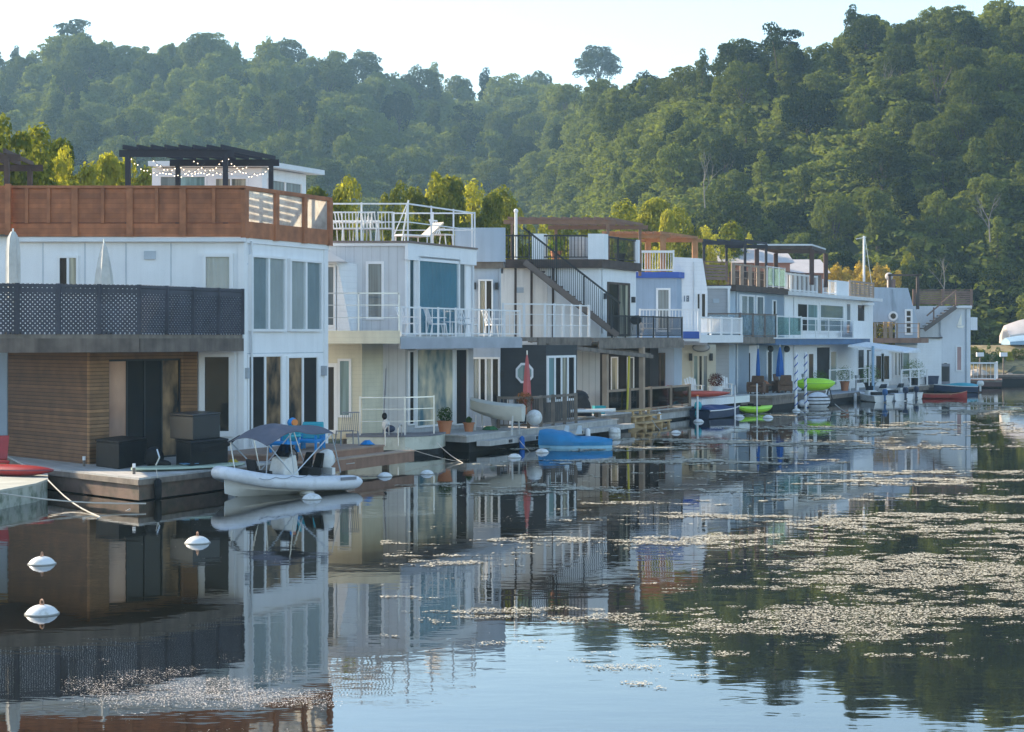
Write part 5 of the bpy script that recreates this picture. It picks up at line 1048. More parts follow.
# closed umbrellas
def umb(label,m,loc,hgt,rad,base=.0,flat=False):
    r=thing('closed_umbrella',label,'umbrella',loc,random.random(),group='closed umbrellas'); n=12; rings=[]
    for t in (0,.05,.2,.45,.7,.9,1.0):
        rr_=rad*(1,1.05,1.0,.85,.6,.3,.05)[(0,.05,.2,.45,.7,.9,1.0).index(t)] if not flat else rad*(1,1,1,1,.98,.8,.3)[(0,.05,.2,.45,.7,.9,1.0).index(t)]
        rings.append([(rr_*(1+.16*(-1)**k)*math.cos(2*math.pi*k/n),rr_*(1+.16*(-1)**k)*math.sin(2*math.pi*k/n),base+(hgt-base)*t) for k in range(n)])
    MB().loft(rings).build('canopy',m,r,smooth=True); MB().tube((0,0,0),(0,0,hgt+.08),.025).build('pole',steel,r); MB().lathe([(.22,0),(.22,.06)],n=12).build('base',blackpl,r); return r
umb('tall pale closed umbrella on the lattice balcony at the cedar terrace corner',paleumb,(XP(13,45.5),45.5,4.0),2.75,.17,.9,flat=True)
umb('pale pointed closed umbrella between the small window and white wall',paleumb,(XP(104,46),46,4.0),2.5,.24,.9)
umb('faded red closed umbrella in front of the octagonal window',pinkfab,(XP(527,64.2),64.2,.6),2.75,.16,.5)
umb('blue closed umbrella by the round black wall lamps',bluefab,(XP(780,95.2),95.2,.85),2.6,.2,.9); umb('slim blue closed umbrella beside the white door frame',bluefab,(XP(758,93),93,.85),2.6,.1,.9)
r=thing('covered_grill','black covered barbecue on the low grey timber dock','grill',(*wxy(-.2,69.5),.72)); b=MB(); b.sphere((0,0,.75),.42,(1.15,.8,.75),n=12,m=8); b.loft([[(-.62,-.4,0),(.6,-.36,0),(.56,.4,0),(-.55,.38,0)],[(-.5,-.32,.5),(.52,-.34,.55),(.5,.3,.55),(-.48,.3,.5)],[(-.42,-.26,.98),(.3,-.24,.92),(.3,.24,.9),(-.42,.24,.95)]]); b.build('cover',mat('black_cover',(.02,.022,.026),.75,.3,4,bump=.5,bs=8),r,smooth=True)
# pots & plants
greenl=leaf_mat('plant_leaves',(.03,.07,.02),(.09,.16,.04),.3,scale=2)
def leafball(c,rx,rz_,n,s,seed=0,name='foliage',m=None,parent=None):
    g=np.random.default_rng(seed); d=g.normal(size=(n,3)); d/=np.linalg.norm(d,axis=1)[:,None]; rr=g.uniform(.55,1,(n,1)); p=np.array(c)+d*rr*np.array([rx,rx,rz_])
    nr=d+g.normal(size=(n,3))*.6; nr/=np.linalg.norm(nr,axis=1)[:,None]; u=np.cross(nr,g.normal(size=(n,3))); u/=np.linalg.norm(u,axis=1)[:,None]; v=np.cross(nr,u); sz=g.uniform(.6,1.3,(n,1))*s
    V=np.stack([p-u*sz-v*sz*.5,p+u*sz-v*sz*.5,p+u*sz+v*sz*.5,p-u*sz+v*sz*.5],1).reshape(-1,3)
    me=bpy.data.meshes.new(name); me.vertices.add(len(V)); me.vertices.foreach_set('co',V.ravel()); me.loops.add(4*n); me.loops.foreach_set('vertex_index',np.arange(4*n)); me.polygons.add(n); me.polygons.foreach_set('loop_start',np.arange(n)*4); me.update(calc_edges=True); me.materials.append(m or greenl)
    o=bpy.data.objects.new(name,me); COL.objects.link(o)
    if parent is not None: o.parent=parent
    return o
def pot(label,loc,rad,h_,m,leaf=None,lr=.3,n=120,seed=0):
    r=thing('potted_plant',label,'potted plant',loc,group='potted plants'); MB().lathe([(rad*.7,0),(rad,h_),(rad*1.08,h_),(rad*1.08,h_-.04)],n=16).build('pot',m,r,smooth=True)
    leafball((0,0,h_+lr*.7),lr,lr,n*5,.026,seed,parent=r,m=leaf or greenl); return r
redl=leaf_mat('red_flower_leaves',(.1,.03,.03),(.3,.05,.04),.3,scale=3)
pot('terracotta pot with dark plant at the left edge of the reflecting glass'.replace('left edge','near edge'),(*wxy(.2,58.6),.6),.26,.45,terra,lr=.28,seed=1)
pot('smaller terracotta pot beside the dark leaved terracotta pot',(*wxy(.3,60.0),.6),.2,.32,terra,lr=.12,n=50,seed=2)
pot('dry brown plant above the white ball fender on the guard rail',(*wxy(1.1,62.4),1.1),.18,.25,terra,leaf=leaf_mat('dry_leaves',(.08,.05,.03),(.2,.1,.05),.2),lr=.35,seed=3)
pot('red flowers in a white planter between the adirondack chairs',(*wxy(-.9,86.6),.95),.38,.5,trim,leaf=redl,lr=.42,n=200,seed=4)
pot('red flowers on the tan railed porch deck floor',(*wxy(-1.0,79.0),.58),.25,.3,terra,leaf=redl,lr=.28,seed=5)
pot('bushy green shrub beside the conservatory doors',(*wxy(-.4,112.6),.55),.4,.4,blackpl,lr=.75,n=260,seed=6); pot('green shrub at the white railing end near the lower annex',(*wxy(.3,121.2),.55),.4,.5,blackpl,lr=.85,n=300,seed=7); pot('dark green plant under the round black lamp beside the painted recess shade',(*wxy(-1.2,104.5),.55),.3,.4,blackpl,lr=.6,n=200,seed=8); pot('leafy climber pot by the far end of the wire fence',(*wxy(-.7,108),.55),.3,.6,terra,lr=.6,n=200,seed=9)
pot('dark planter glimpsed through the acrylic panel of the cedar terrace',(XP(264,50.6),50.6,6.83),.24,.5,blackpl,lr=.1,n=30,seed=10)
# black and white ornament
r=thing('heron_ornament','small black and white bird ornament on the cream float','ornament',(XP(386,56.6),56.6,.68)); MB().sphere((0,0,.32),.14,(1,.8,1.4),n=12).build('body',gelw,r,smooth=True); MB().sphere((-.05,0,.62),.09,(1,1,1.3),n=10).build('head',blackpl,r,smooth=True); MB().sphere((.12,0,.2),.16,(1.2,.7,.8),n=10).build('wing',navy,r,smooth=True)
r=thing('umbrella_pole','thin grey rod leaning on the corrugated wall above the cream float','pole',(XP(383,56.9),56.9,.68)); MB().tube((0,0,0),(.1,0,2.2),.018).build('rod',greytrim,r); MB().tube((.06,0,1.3),(.13,0,2.4),.035,6,.0).build('furled_cloth',greytrim,r)
# striped mooring poles
def spole(label,x,Yv):
    r=thing('striped_pole',label,'mooring pole',(XP(x,Yv),Yv,-.5),group='blue striped poles'); MB().tube((0,0,0),(0,0,3.6),.075,10).build('pole',trim,r)
    b=MB(); b.path([(.078*math.cos(a),.078*math.sin(a),.5+3.0*a/(14*math.pi)) for a in [k*math.pi/5 for k in range(71)]],.03,5); b.build('blue_stripe',bluetrim,r); return r
spole('blue and white striped pole rising from the white buoy by the wicker deck',796,91.6); spole('blue and white striped pole beside the lime yellow kayak middle',805.5,95)
r=thing('white_post','thin white marker post standing in water off the porch deck end','post',(XP(697.5,79.5),79.5,-.3)); MB().tube((0,0,0),(0,0,1.5),.05,8).build('post',trim,r); MB().sphere((0,0,1.5),.07,(1,1,.6),n=8).build('cap',orange,r)
for k,(xx,YY) in enumerate(((735,82),(757,84.5))): 
    r=thing('white_post','slim white post in the water at the %s end of the patio deck'%('near','far')[k],'post',(XP(xx,YY),YY,-.3)); MB().tube((0,0,0),(0,0,1.9),.035,8).build('post',trim,r); MB().sphere((0,0,1.9),.05,(1,1,.8),n=8).build('cap',steel,r)
r=thing('ac_unit','dark grey air conditioner on the wall of the plain white end home','air conditioner',(XP(944,125.8),125.8,.5)); MB().box(-.35,.35,-.35,0,0,1.5).build('casing',mat('ac_grey',(.2,.2,.23),.5,.2),r); MB().box(-.28,.28,-.37,-.352,.2,1.3).build('grille',blackm,r)
# ropes
def rope(label,pts,rad=.014,m=ropew):
    p=[Vector(q) for q in pts]; r=thing('mooring_rope',label,'rope',p[0],group='mooring ropes'); out=[]
    for a,c in zip(p,p[1:]):
        for k in range(6): q=a.lerp(c,k/6); q.z-=.08*math.sin(math.pi*k/6)*(a-c).length*.3; out.append(q)
    out.append(p[-1]); MB().path(out,rad,5).build('rope',m,r,world=True); return r
rope('pale rope stretched low from the algae stained float past the dock corner',[at(-4,492.5,.4),at(146,503.5,.12)],.018)
rope('grey rope slanting from the red kayak float into the dark water',[at(48,480,.45),at(100,517,.0)],.016)
rope('pale line floating beside the grey dock corner',[at(97,518,.01),at(130,509,.01)],.012)
rope('rope from the cream float corner sagging into the water',[at(437,443,.5),at(463,463,.0)],.014); rope('second thinner rope from the cream float toward the sunken buoy',[at(405,447,.4),at(462,462,.0)],.01)
rope('rope from the pale dock edge down beside the white buoy',[at(519,440,.4),at(530,452,.0)],.012); rope('pale rope from the porch deck to the water by the steps',[at(652,420,.5),at(660,430,.0)],.02)
rope('rope from the striped pole deck down to the water',[at(835,404,.4),at(848,413,.0)],.02)

# ---- dock clutter
def pedestal(label,loc):
    r=thing('power_pedestal',label,'power post',loc,.3,group='dock power posts'); MB().box(-.09,.09,-.09,.09,0,.8).build('post',trim,r); MB().box(-.11,.11,-.11,.11,.8,.98).build('head',greyw,r); MB().box(-.05,.05,-.125,-.112,.5,.7).build('socket_cover',blackm,r)
pedestal('white power post on the pale dock in front of the pale blue end bay',(*wxy(-.2,64.0),.6)); pedestal('white power post on the grey dock behind the inflatable bow',(*wxy(.7,46.0),.57)); pedestal('white power post on the wicker chair deck',(*wxy(-.2,98.4),.85)); pedestal('white power post on the dark low dock near the awning post',(*wxy(0,108.3),.55))
def hose(label,loc,m,rad=.28):
    r=thing('coiled_hose',label,'hose',loc,0,group='coiled hoses'); pts=[((rad-.03*(k//12))*math.cos(k*R(30)),(rad-.03*(k//12))*math.sin(k*R(30)),.02+.006*k/3) for k in range(60)]; MB().path(pts,.018,5).build('hose',m,r)
hose('green hose coiled on the pale dock before the reflecting glass',(*wxy(.6,60.9),.6),mat('hose_green',(.03,.16,.06))); hose('yellow cable coiled on the grey dock near its outer edge',(*wxy(2.1,44.6),.57),mat('cable_yellow',(.55,.42,.04)),.2); hose('blue rope coiled on the brown stepped dock end',(*wxy(2.5,50.0),.75),bluep,.2)
def fender(label,loc,m=None):
    r=thing('fender',label,'fender',loc,0,group='dock fenders'); MB().lathe([(.03,-.28),(.09,-.22),(.1,0),(.09,.22),(.03,.28)],n=12).build('body',m or trim,r,smooth=True); MB().tube((0,0,.27),(-.05,.03,.5),.012).build('line',ropew,r)
for lb,e_,Y_,z_,m_ in (('black fender hanging at the angled corner of the grey dock',2.72,40.9,.25,blackpl),('white fender hanging midway along the grey dock side',2.72,43.6,.22,None),('blue fender hanging on the pale dock lower step',2.08,60.2,.15,bluefab),('white fender hanging on the pale dock near the ball fender',2.08,65.4,.15,None),('white fender on the porch deck side near the steps',-.5,78.5,.2,None),('blue fender on the timber deck below the lime yellow kayak',.55,96.5,.25,bluefab),('white fender on the dark low dock side',.7,105.5,.2,None),('dark fender at the end of the dark low dock',.72,109.5,.2,blackpl)): fender(lb,(*wxy(e_,Y_),z_),m_)
def tub(label,loc,m,w=.3,h=.3,rz=0):
    r=thing('deck_tub',label,'tub',loc,rz,group='small deck tubs'); b=MB(); b.prism([(-w,-w*.7),(w,-w*.7),(w,w*.7),(-w,w*.7)],0,h,bot=[(-w*.85,-w*.6),(w*.85,-w*.6),(w*.85,w*.6),(-w*.85,w*.6)]); b.build('tub',m,r,bevel=.02); MB().box(-w*1.05,w*1.05,-w*.75,w*.75,h+.002,h+.035).build('lid',m,r,bevel=.01)
tub('small teal tub beside the black covered barbecue',(*wxy(-.1,71.3),.72),tealp,.25,.3,.3); tub('grey tub on the pale dock by the cream canvas dinghy',(*wxy(.1,62.6),.6),greyw,.3,.35,.4); tub('white cooler on the porch deck behind the railing',(*wxy(-1.4,76.2),.58),trim,.35,.38,.2); tub('red crate on the porch deck near the red flowers',(*wxy(-1.2,80.6),.58),redpl,.25,.3,.1); tub('black crate on the wicker deck behind the striped poles',(*wxy(-.3,99.6),.85),blackpl,.35,.4,.5); tub('white locker on the dark low dock below the blue band',(*wxy(-.6,102.6),.55),trim,.45,.5,.4); tub('dark locker on the dark dock strip by the air conditioner',(XP(931,124.6),124.6,.5),navy,.5,.6,0)
def bbq(label,loc):
    r=thing('kettle_grill',label,'grill',loc,.4); MB().sphere((0,0,.8),.27,(1,1,.8),n=16).build('bowl',blackpl,r,smooth=True)
    for a in (0,2.1,4.2): MB().tube((.1*math.cos(a),.1*math.sin(a),.7),(.28*math.cos(a),.28*math.sin(a),0),.018).build('leg',steel,r)
bbq('black kettle grill on the black railed balcony by the dark door',(*wxy(-1.2,77.6),3.92))
dup(c0,(*wxy(-1.3,79.2),3.92),R(80),'pale patio chair on the black railed balcony'); dup(c0,(*wxy(-1.5,93.4),3.92),R(110),'pale patio chair behind the brown railed balcony glass'); dup(c0,(*wxy(-1.5,98.6),3.93),R(70),'pale patio chair behind the tinted balcony glass of the long white home')
pot('leafy pot on the near end of the black railed terrace',(XP(556,75.4),75.4,7.35),.25,.4,terra,lr=.35,n=120,seed=31); pot('leafy pot at the far end of the black railed terrace',(XP(620,77.5),77.5,7.35),.25,.4,blackpl,lr=.35,n=120,seed=32)
# ================================================================ TERRAIN, WATER, TREES
def quads(name,V,m,kind=None,parent=None):
    n=len(V)//4; me=bpy.data.meshes.new(name); me.vertices.add(len(V)); me.vertices.foreach_set('co',np.ascontiguousarray(V,dtype=np.float32).ravel()); me.loops.add(4*n); me.loops.foreach_set('vertex_index',np.arange(4*n,dtype=np.int32)); me.polygons.add(n); me.polygons.foreach_set('loop_start',(np.arange(n)*4).astype(np.int32)); me.update(calc_edges=True); me.materials.append(m)
    o=bpy.data.objects.new(name,me); COL.objects.link(o)
    if kind: o['kind']=kind
    if parent is not None: o.parent=parent
    return o
def grid(name,xs,ys,fz,m):
    V=[(x,y,fz(x,y)) for y in ys for x in xs]; nx_=len(xs); F_=[(j*nx_+i,j*nx_+i+1,(j+1)*nx_+i+1,(j+1)*nx_+i) for j in range(len(ys)-1) for i in range(nx_-1)]
    me=bpy.data.meshes.new(name); me.from_pydata(V,[],F_); me.materials.append(m); 
    for p in me.polygons: p.use_smooth=True
    o=bpy.data.objects.new(name,me); COL.objects.link(o); o['kind']='structure'; return o
def interp(t,pts):
    if t<=pts[0][0]: return pts[0][1]
    for (a,b_),(c,d) in zip(pts,pts[1:]):
        if t<=c: u=(t-a)/(c-a); u=u*u*(3-2*u); return b_+(d-b_)*u
    return pts[-1][1]
# skyline of bare ground seen from the bridge: bearing (photo column) -> ridge distance, foot distance, ridge height
RID=[(-900,500),(0,500),(330,500),(430,540),(530,560),(575,430),(625,300),(700,262),(1000,240),(1500,220),(2400,200)]
FOOT=[(-900,300),(0,300),(330,300),(430,300),(530,290),(610,205),(700,180),(1000,172),(1200,168),(1500,150),(2400,110)]
SKY=[(-900,70),(0,60),(60,40),(120,46),(200,42),(260,40),(330,62),(400,75),(480,84),(560,84),(620,80),(700,66),(800,40),(880,10),(1024,-10),(1200,-20),(1600,10),(2400,40)]
def hill(x,y):
    if y<60: u=CX+F*x/60.0
    else: u=CX+F*x/y
    yr,yf=interp(u,RID),interp(u,FOOT); zt_=H+(HY-interp(u,SKY))/F*yr-7.0*max(1,yr/285)
    t=(y-yf)/(yr-yf); base=1.4
    if t<0: z=base
    elif t<1: s=t**.85; z=base+(zt_-base)*s
    else: z=zt_-(t-1)*(yr-yf)*.02
    z+=1.8*noise.noise(Vector((x*.03,y*.03,0)))*min(1,max(0,t*3))
    return z
ground=mat('forest_floor',(.05,.06,.03),.95,.4,.3,bump=.3,bs=4)
xs=[-260+8*i for i in range(0,86)]; 
def landz(x,y):
    # right shore starts about Y 147; behind the row the bank lies 15 m inland
    e=x-K*y-M0
    inland = e<-13.5
    shore = y>150+ (3*noise.noise(Vector((x*.1,0,0))))
    z=hill(x,y)
    if inland and y>20: return max(z,1.0) if y>150 else 1.0+.2*noise.noise(Vector((x*.1,y*.1,0)))
    if shore: return z
    return -1.2
ys=[20+5*i for i in range(27)]+[150+i*3 for i in range(12)]+[186+8*i for i in range(62)]
grid('ground',[-480+5*i for i in range(210)],ys,landz,ground)
wm=bpy.data.materials.new('water'); wm.use_nodes=True; nt=wm.node_tree; N=nt.nodes; L=nt.links; b=N['Principled BSDF']
b.inputs['Base Color'].default_value=(.006,.007,.005,1); b.inputs['Roughness'].default_value=.02; b.inputs['IOR'].default_value=WIOR;  b.inputs['Specular IOR Level'].default_value=.5
g=N.new('ShaderNodeNewGeometry'); mp=N.new('ShaderNodeMapping'); mp.inputs['Scale'].default_value=(.8,1.6,1); L.new(g.outputs['Position'],mp.inputs[0])
n1=N.new('ShaderNodeTexNoise'); n1.inputs['Scale'].default_value=1.1; n1.inputs['Detail'].default_value=3; n1.inputs['Roughness'].default_value=.55; L.new(mp.outputs[0],n1.inputs['Vector'])
n2=N.new('ShaderNodeTexNoise'); n2.inputs['Scale'].default_value=.09; n2.inputs['Detail'].default_value=2; L.new(g.outputs['Position'],n2.inputs['Vector'])
mr=N.new('ShaderNodeMapRange'); mr.inputs[1].default_value=.42; mr.inputs[2].default_value=.62; mr.inputs[3].default_value=.35; mr.inputs[4].default_value=1.0; L.new(n2.outputs['Fac'],mr.inputs[0])
bp=N.new('ShaderNodeBump'); bp.inputs['Distance'].default_value=WBUMP; L.new(mr.outputs[0],bp.inputs['Strength']); L.new(n1.outputs['Fac'],bp.inputs['Height']); L.new(bp.outputs[0],b.inputs['Normal'])
gs=N.new('ShaderNodeBsdfGlossy'); gs.inputs['Roughness'].default_value=.02; L.new(bp.outputs[0],gs.inputs['Normal']); ms=N.new('ShaderNodeMixShader'); ms.inputs[0].default_value=WMET; L.new(b.outputs[0],ms.inputs[1]); L.new(gs.outputs[0],ms.inputs[2]); L.new(ms.outputs[0],N['Material Output'].inputs['Surface'])
me=bpy.data.meshes.new('water'); me.from_pydata([(-700,-150,0),(900,-150,0),(900,600,0),(-700,600,0)],[],[(0,1,2,3)]); me.materials.append(wm); o=bpy.data.objects.new('water',me); COL.objects.link(o); o['kind']='structure'
# ---- floating algae
TAB=np.random.default_rng(77).uniform(-1,1,(256,256))
def vn(x,y,sc,oc=4,seed=0.0):
    v=0;a=1.0;t=0
    for k in range(oc):
        X=x*sc+seed*13.7+k*31.1; Y_=y*sc+seed*5.1+k*17.9; xi=np.floor(X).astype(int); yi=np.floor(Y_).astype(int); fx=X-xi; fy=Y_-yi; fx=fx*fx*(3-2*fx); fy=fy*fy*(3-2*fy)
        A=TAB[xi&255,yi&255];B=TAB[(xi+1)&255,yi&255];C_=TAB[xi&255,(yi+1)&255];D=TAB[(xi+1)&255,(yi+1)&255]
        v=v+a*((A*(1-fx)+B*fx)*(1-fy)+(C_*(1-fx)+D*fx)*fy); t+=a; a*=.62; sc*=2.1
    return v/t
# patches given where they lie on the water (photo columns and rows turned into metres), each an ellipse
PATCH=[(905,598,190,62,1.1),(760,640,120,16,.75),(560,548,130,9,.8),(480,560,85,18,.75),(660,490,150,6,.8),(720,520,190,12,.35),(860,478,150,6,.7),(960,500,110,10,.5),(880,560,120,9,1.2),(740,445,170,4,.75),(930,430,130,5,.4),(990,408,60,4,.6),(620,560,160,14,.4),(520,490,80,4,.6),(800,415,80,2,.4),(700,590,90,9,.8),(1000,570,70,40,.9),(560,610,160,30,.30),(640,462,120,3,.7),(800,540,140,8,.8)]
def algae(name,n,region,field,size,m,seed=3,tries=2600000):
    g=np.random.default_rng(seed); x0,x1,y0,y1=region; Yl,Yh=YW(y1),YW(y0)
    Yv=np.sqrt(g.uniform(Yl*Yl,Yh*Yh,tries)); x=(g.uniform(x0,x1,tries)-CX)/F*Yv
    f=field(x,Yv); ok=g.uniform(size=tries)<f; P=np.stack([x[ok],Yv[ok]],1)[:n]
    k=len(P); a=g.uniform(0,2*np.pi,k); s=(size[0]+(size[1]-size[0])*g.uniform(0,1,k)**2)*np.clip(P[:,1]/30,.7,2.4); asp=g.uniform(.35,1,k)
    c,sn=np.cos(a)*s,np.sin(a)*s; z=g.uniform(.004,.014,k); tl=g.normal(size=(k,2))*.08
    V=np.zeros((k,4,3))
    for j,(u,v) in enumerate(((-1,-.7),(1,-1),(.8,1),(-.7,.8))):
        dx=u*c-v*sn*asp; dy=u*sn+v*c*asp; V[:,j,0]=P[:,0]+dx; V[:,j,1]=P[:,1]+dy; V[:,j,2]=z+dx*tl[:,0]+dy*tl[:,1]+.004
    print(name,k); return quads(name,V.reshape(-1,3),m,'stuff')
def fieldmain(x,y):
    px=CX+F*x/y; py=HY+H*F/y; d=np.zeros_like(x)
    for cx,cy,rx,ry,w in PATCH: d=np.maximum(d,w*np.exp(-(((px-cx)/rx)**2+((py-cy)/ry)**2)*.75))
    v=vn(x*.38,y,.75,6); v2=vn(x*.5+50,y,4.2,3,5)
    return np.clip((v*2.3+v2*1.7+d*1.35-1.0)*2.8,0,1)*(d>.05)
am=mat('algae',(.5,.46,.36),.75,.3,6,spec=.25); am2=mat('glitter_scum',(.82,.7,.58),.3,.3,6,spec=.8)
algae('algae',NALG,(380,1080,402,745),fieldmain,(.009,.028),am)
def field2(x,y):
    px=CX+F*x/y; py=HY+H*F/y; q=((px-212)/115)**2+((py-694)/19)**2
    return np.clip(np.exp(-q*.7)*1.0+vn(x,y,1.3,4,2)*1.6-.5,0,1)*np.exp(-q*.5)
algae('pollen_scum',8500,(60,370,650,735),field2,(.006,.012),am2,seed=9,tries=190000)
algae('floating_specks',1100,(-10,1034,470,745),lambda x,y: np.clip(vn(x,y,.5,3,9)+.05,0,1)**2,(.004,.010),am2,seed=12,tries=60000)
# ---- trees
def crown_mesh(name,seed,kind,nl,leaf):
    g=np.random.default_rng(seed); lobes=[]
    if kind=='round': 
        lobes.append((0,0,.55,.27,.27))
        for k in range(30):
            a=k*2.4+g.uniform(-.4,.4); q=(k+.5)/30; el=math.asin(1-q*1.3); rr=.3*math.cos(el)*g.uniform(.8,1.15); lobes.append((math.cos(a)*rr,math.sin(a)*rr,.56+.32*math.sin(el)*g.uniform(.85,1.1),g.uniform(.06,.13),g.uniform(.05,.10)))
    elif kind=='tall':
        for k in range(15):
            a=g.uniform(0,6.28); h=g.uniform(.18,.95); rr=g.uniform(.03,.2)*(1.15-h); lobes.append((math.cos(a)*rr,math.sin(a)*rr,h,g.uniform(.08,.15)*(1.2-h*.6),g.uniform(.08,.14)))
    elif kind=='pointed':
        for k in range(16):
            h=.12+.85*k/15; a=g.uniform(0,6.28); rr=.12*(1-h); lobes.append((math.cos(a)*rr,math.sin(a)*rr,h,.24*(1-h)+.03,.06))
    elif kind=='open':
        for k in range(12):
            a=g.uniform(0,6.28); h=g.uniform(.45,.97); rr=g.uniform(.05,.34); lobes.append((math.cos(a)*rr,math.sin(a)*rr,h,g.uniform(.07,.13),g.uniform(.04,.08)))
    elif kind=='near':
        for k in range(34):
            a=g.uniform(0,6.28); h=g.uniform(.3,.97); rr=g.uniform(.02,.34)*(1.15-h)**.5; lobes.append((math.cos(a)*rr,math.sin(a)*rr,h,g.uniform(.045,.10),g.uniform(.05,.11)))
    else: # shrub
        for k in range(11):
            a=g.uniform(0,6.28); h=g.uniform(.12,.8); rr=g.uniform(.1,.42); lobes.append((math.cos(a)*rr,math.sin(a)*rr,h,g.uniform(.14,.24),g.uniform(.12,.22)))
    lo=np.array(lobes); w=lo[:,3]**2; w/=w.sum(); idx=g.choice(len(lo),nl,p=w); d=g.normal(size=(nl,3)); d[:,2]=np.abs(d[:,2])*np.where(g.uniform(size=nl)<.75,1,-1); d/=np.linalg.norm(d,axis=1)[:,None]
    rad=np.stack([lo[idx,3],lo[idx,3],lo[idx,4]],1); rr=g.uniform(.72,1.08,(nl,1)); p=lo[idx,:3]+d*rad*rr
    nr=d+g.normal(size=(nl,3))*.45; nr/=np.linalg.norm(nr,axis=1)[:,None]; u=np.cross(nr,g.normal(size=(nl,3))); u/=np.linalg.norm(u,axis=1)[:,None]; v=np.cross(nr,u); s=g.uniform(.5,1.35,(nl,1))*leaf
    V=np.stack([p-u*s-v*s*.55,p+u*s-v*s*.7,p+u*s*.8+v*s*.6,p-u*s+v*s*.5],1).reshape(-1,3)
    return V, lo
def mesh_quads(name,V,m):
    n=len(V)//4; me=bpy.data.meshes.new(name); me.vertices.add(len(V)); me.vertices.foreach_set('co',np.ascontiguousarray(V,dtype=np.float32).ravel()); me.loops.add(4*n); me.loops.foreach_set('vertex_index',np.arange(4*n,dtype=np.int32)); me.polygons.add(n); me.polygons.foreach_set('loop_start',(np.arange(n)*4).astype(np.int32)); me.update(calc_edges=True); me.materials.append(m); return me
bark=mat('tree_bark',(.09,.07,.055),.9,.3,3,bump=.5); birch=mat('bare_pale_bark',(.2,.18,.16),.8,.2)
hillleaf=leaf_mat('hill_leaves',(.012,.028,.014),(.12,.135,.035),.35,scale=.06,hv=.45)
sunleaf=leaf_mat('sunlit_leaves',(.11,.15,.035),(.42,.40,.07),.55,scale=.7,hv=.15,tcol=(1.3,1.25,.5))
goldleaf=leaf_mat('golden_leaves',(.3,.24,.05),(.55,.42,.1),.6,scale=.7,hv=.1,tcol=(1.2,1.1,.5))
def trunk_mb(lo,seed=0):
    b=MB(); b.tube((0,0,-.05),(0,0,.3),.022,7,.016); b.tube((0,0,.3),(.01,0,.62),.016,6,.008)
    for l in lo[:9]: b.tube((0,0,max(.15,l[2]*.45)),(l[0],l[1],l[2]),.009,5,.003)
    return b
KINDS=[('round',6000,.0135),('round',6000,.014),('round',5600,.0135),('tall',5200,.012),('tall',5200,.013),('pointed',4500,.012),('open',2400,.012),('shrub',3800,.017)]
PRO=[]
for i,(k,nl,lf) in enumerate(KINDS):
    V,lo=crown_mesh('crown',100+i,k,nl,lf); PRO.append((k,mesh_quads('crown',V,hillleaf),trunk_mb(lo),lo,V))
TM=[]
for k,cm,tb_,lo,V in PRO:
    o=tb_.build('trunk',bark,None); TM.append(o.data); bpy.data.objects.remove(o)
def tree(label,loc,hgt,ki,group=None,crown=None,width=1.0,name=None,cat='tree'):
    nm=name or ('conifer_tree' if PRO[ki][0]=='pointed' else 'broadleaf_tree')
    r=thing(nm,label,cat,loc,random.random()*6.28,group); r.scale=(hgt*width,hgt*width,hgt)
    c=bpy.data.objects.new('crown',crown or PRO[ki][1]); COL.objects.link(c); c.parent=r
    t=bpy.data.objects.new('trunk',TM[ki]); COL.objects.link(t); t.parent=r
    return r
# candidates over the slope, nearest ones become individual trees, the far crowns one wood
random.seed(11); cand=[]; HG={}
for _ in range(40000):
    px=random.uniform(-420,1800); yf,yr=interp(px,FOOT),interp(px,RID); Yv=math.sqrt(random.uniform((yf-3)**2,(yr+14)**2)); X=XP(px,Yv); 
    hgt=random.choice((random.uniform(4.5,7),random.uniform(6,9),random.uniform(8,11.5)))*max(1,Yv/285); 
    gx,gy=int(X//16),int(Yv//16)
    if any((X-c[0])**2+(Yv-c[1])**2<(c[2]*.27+hgt*.18)**2 for i_ in(-1,0,1) for j_ in (-1,0,1) for c in HG.get((gx+i_,gy+j_),())): continue
    cand.append((X,Yv,hgt,px)); HG.setdefault((gx,gy),[]).append(cand[-1])
print('tree candidates',len(cand))
vis=[c for c in cand if -25<c[3]<1050]; 
def showsize(c): return c[2]/c[1]
# visible-most first: prefer those whose top is not hidden by nearer terrain: all slope trees show; sort by size in picture
vis.sort(key=showsize,reverse=True)
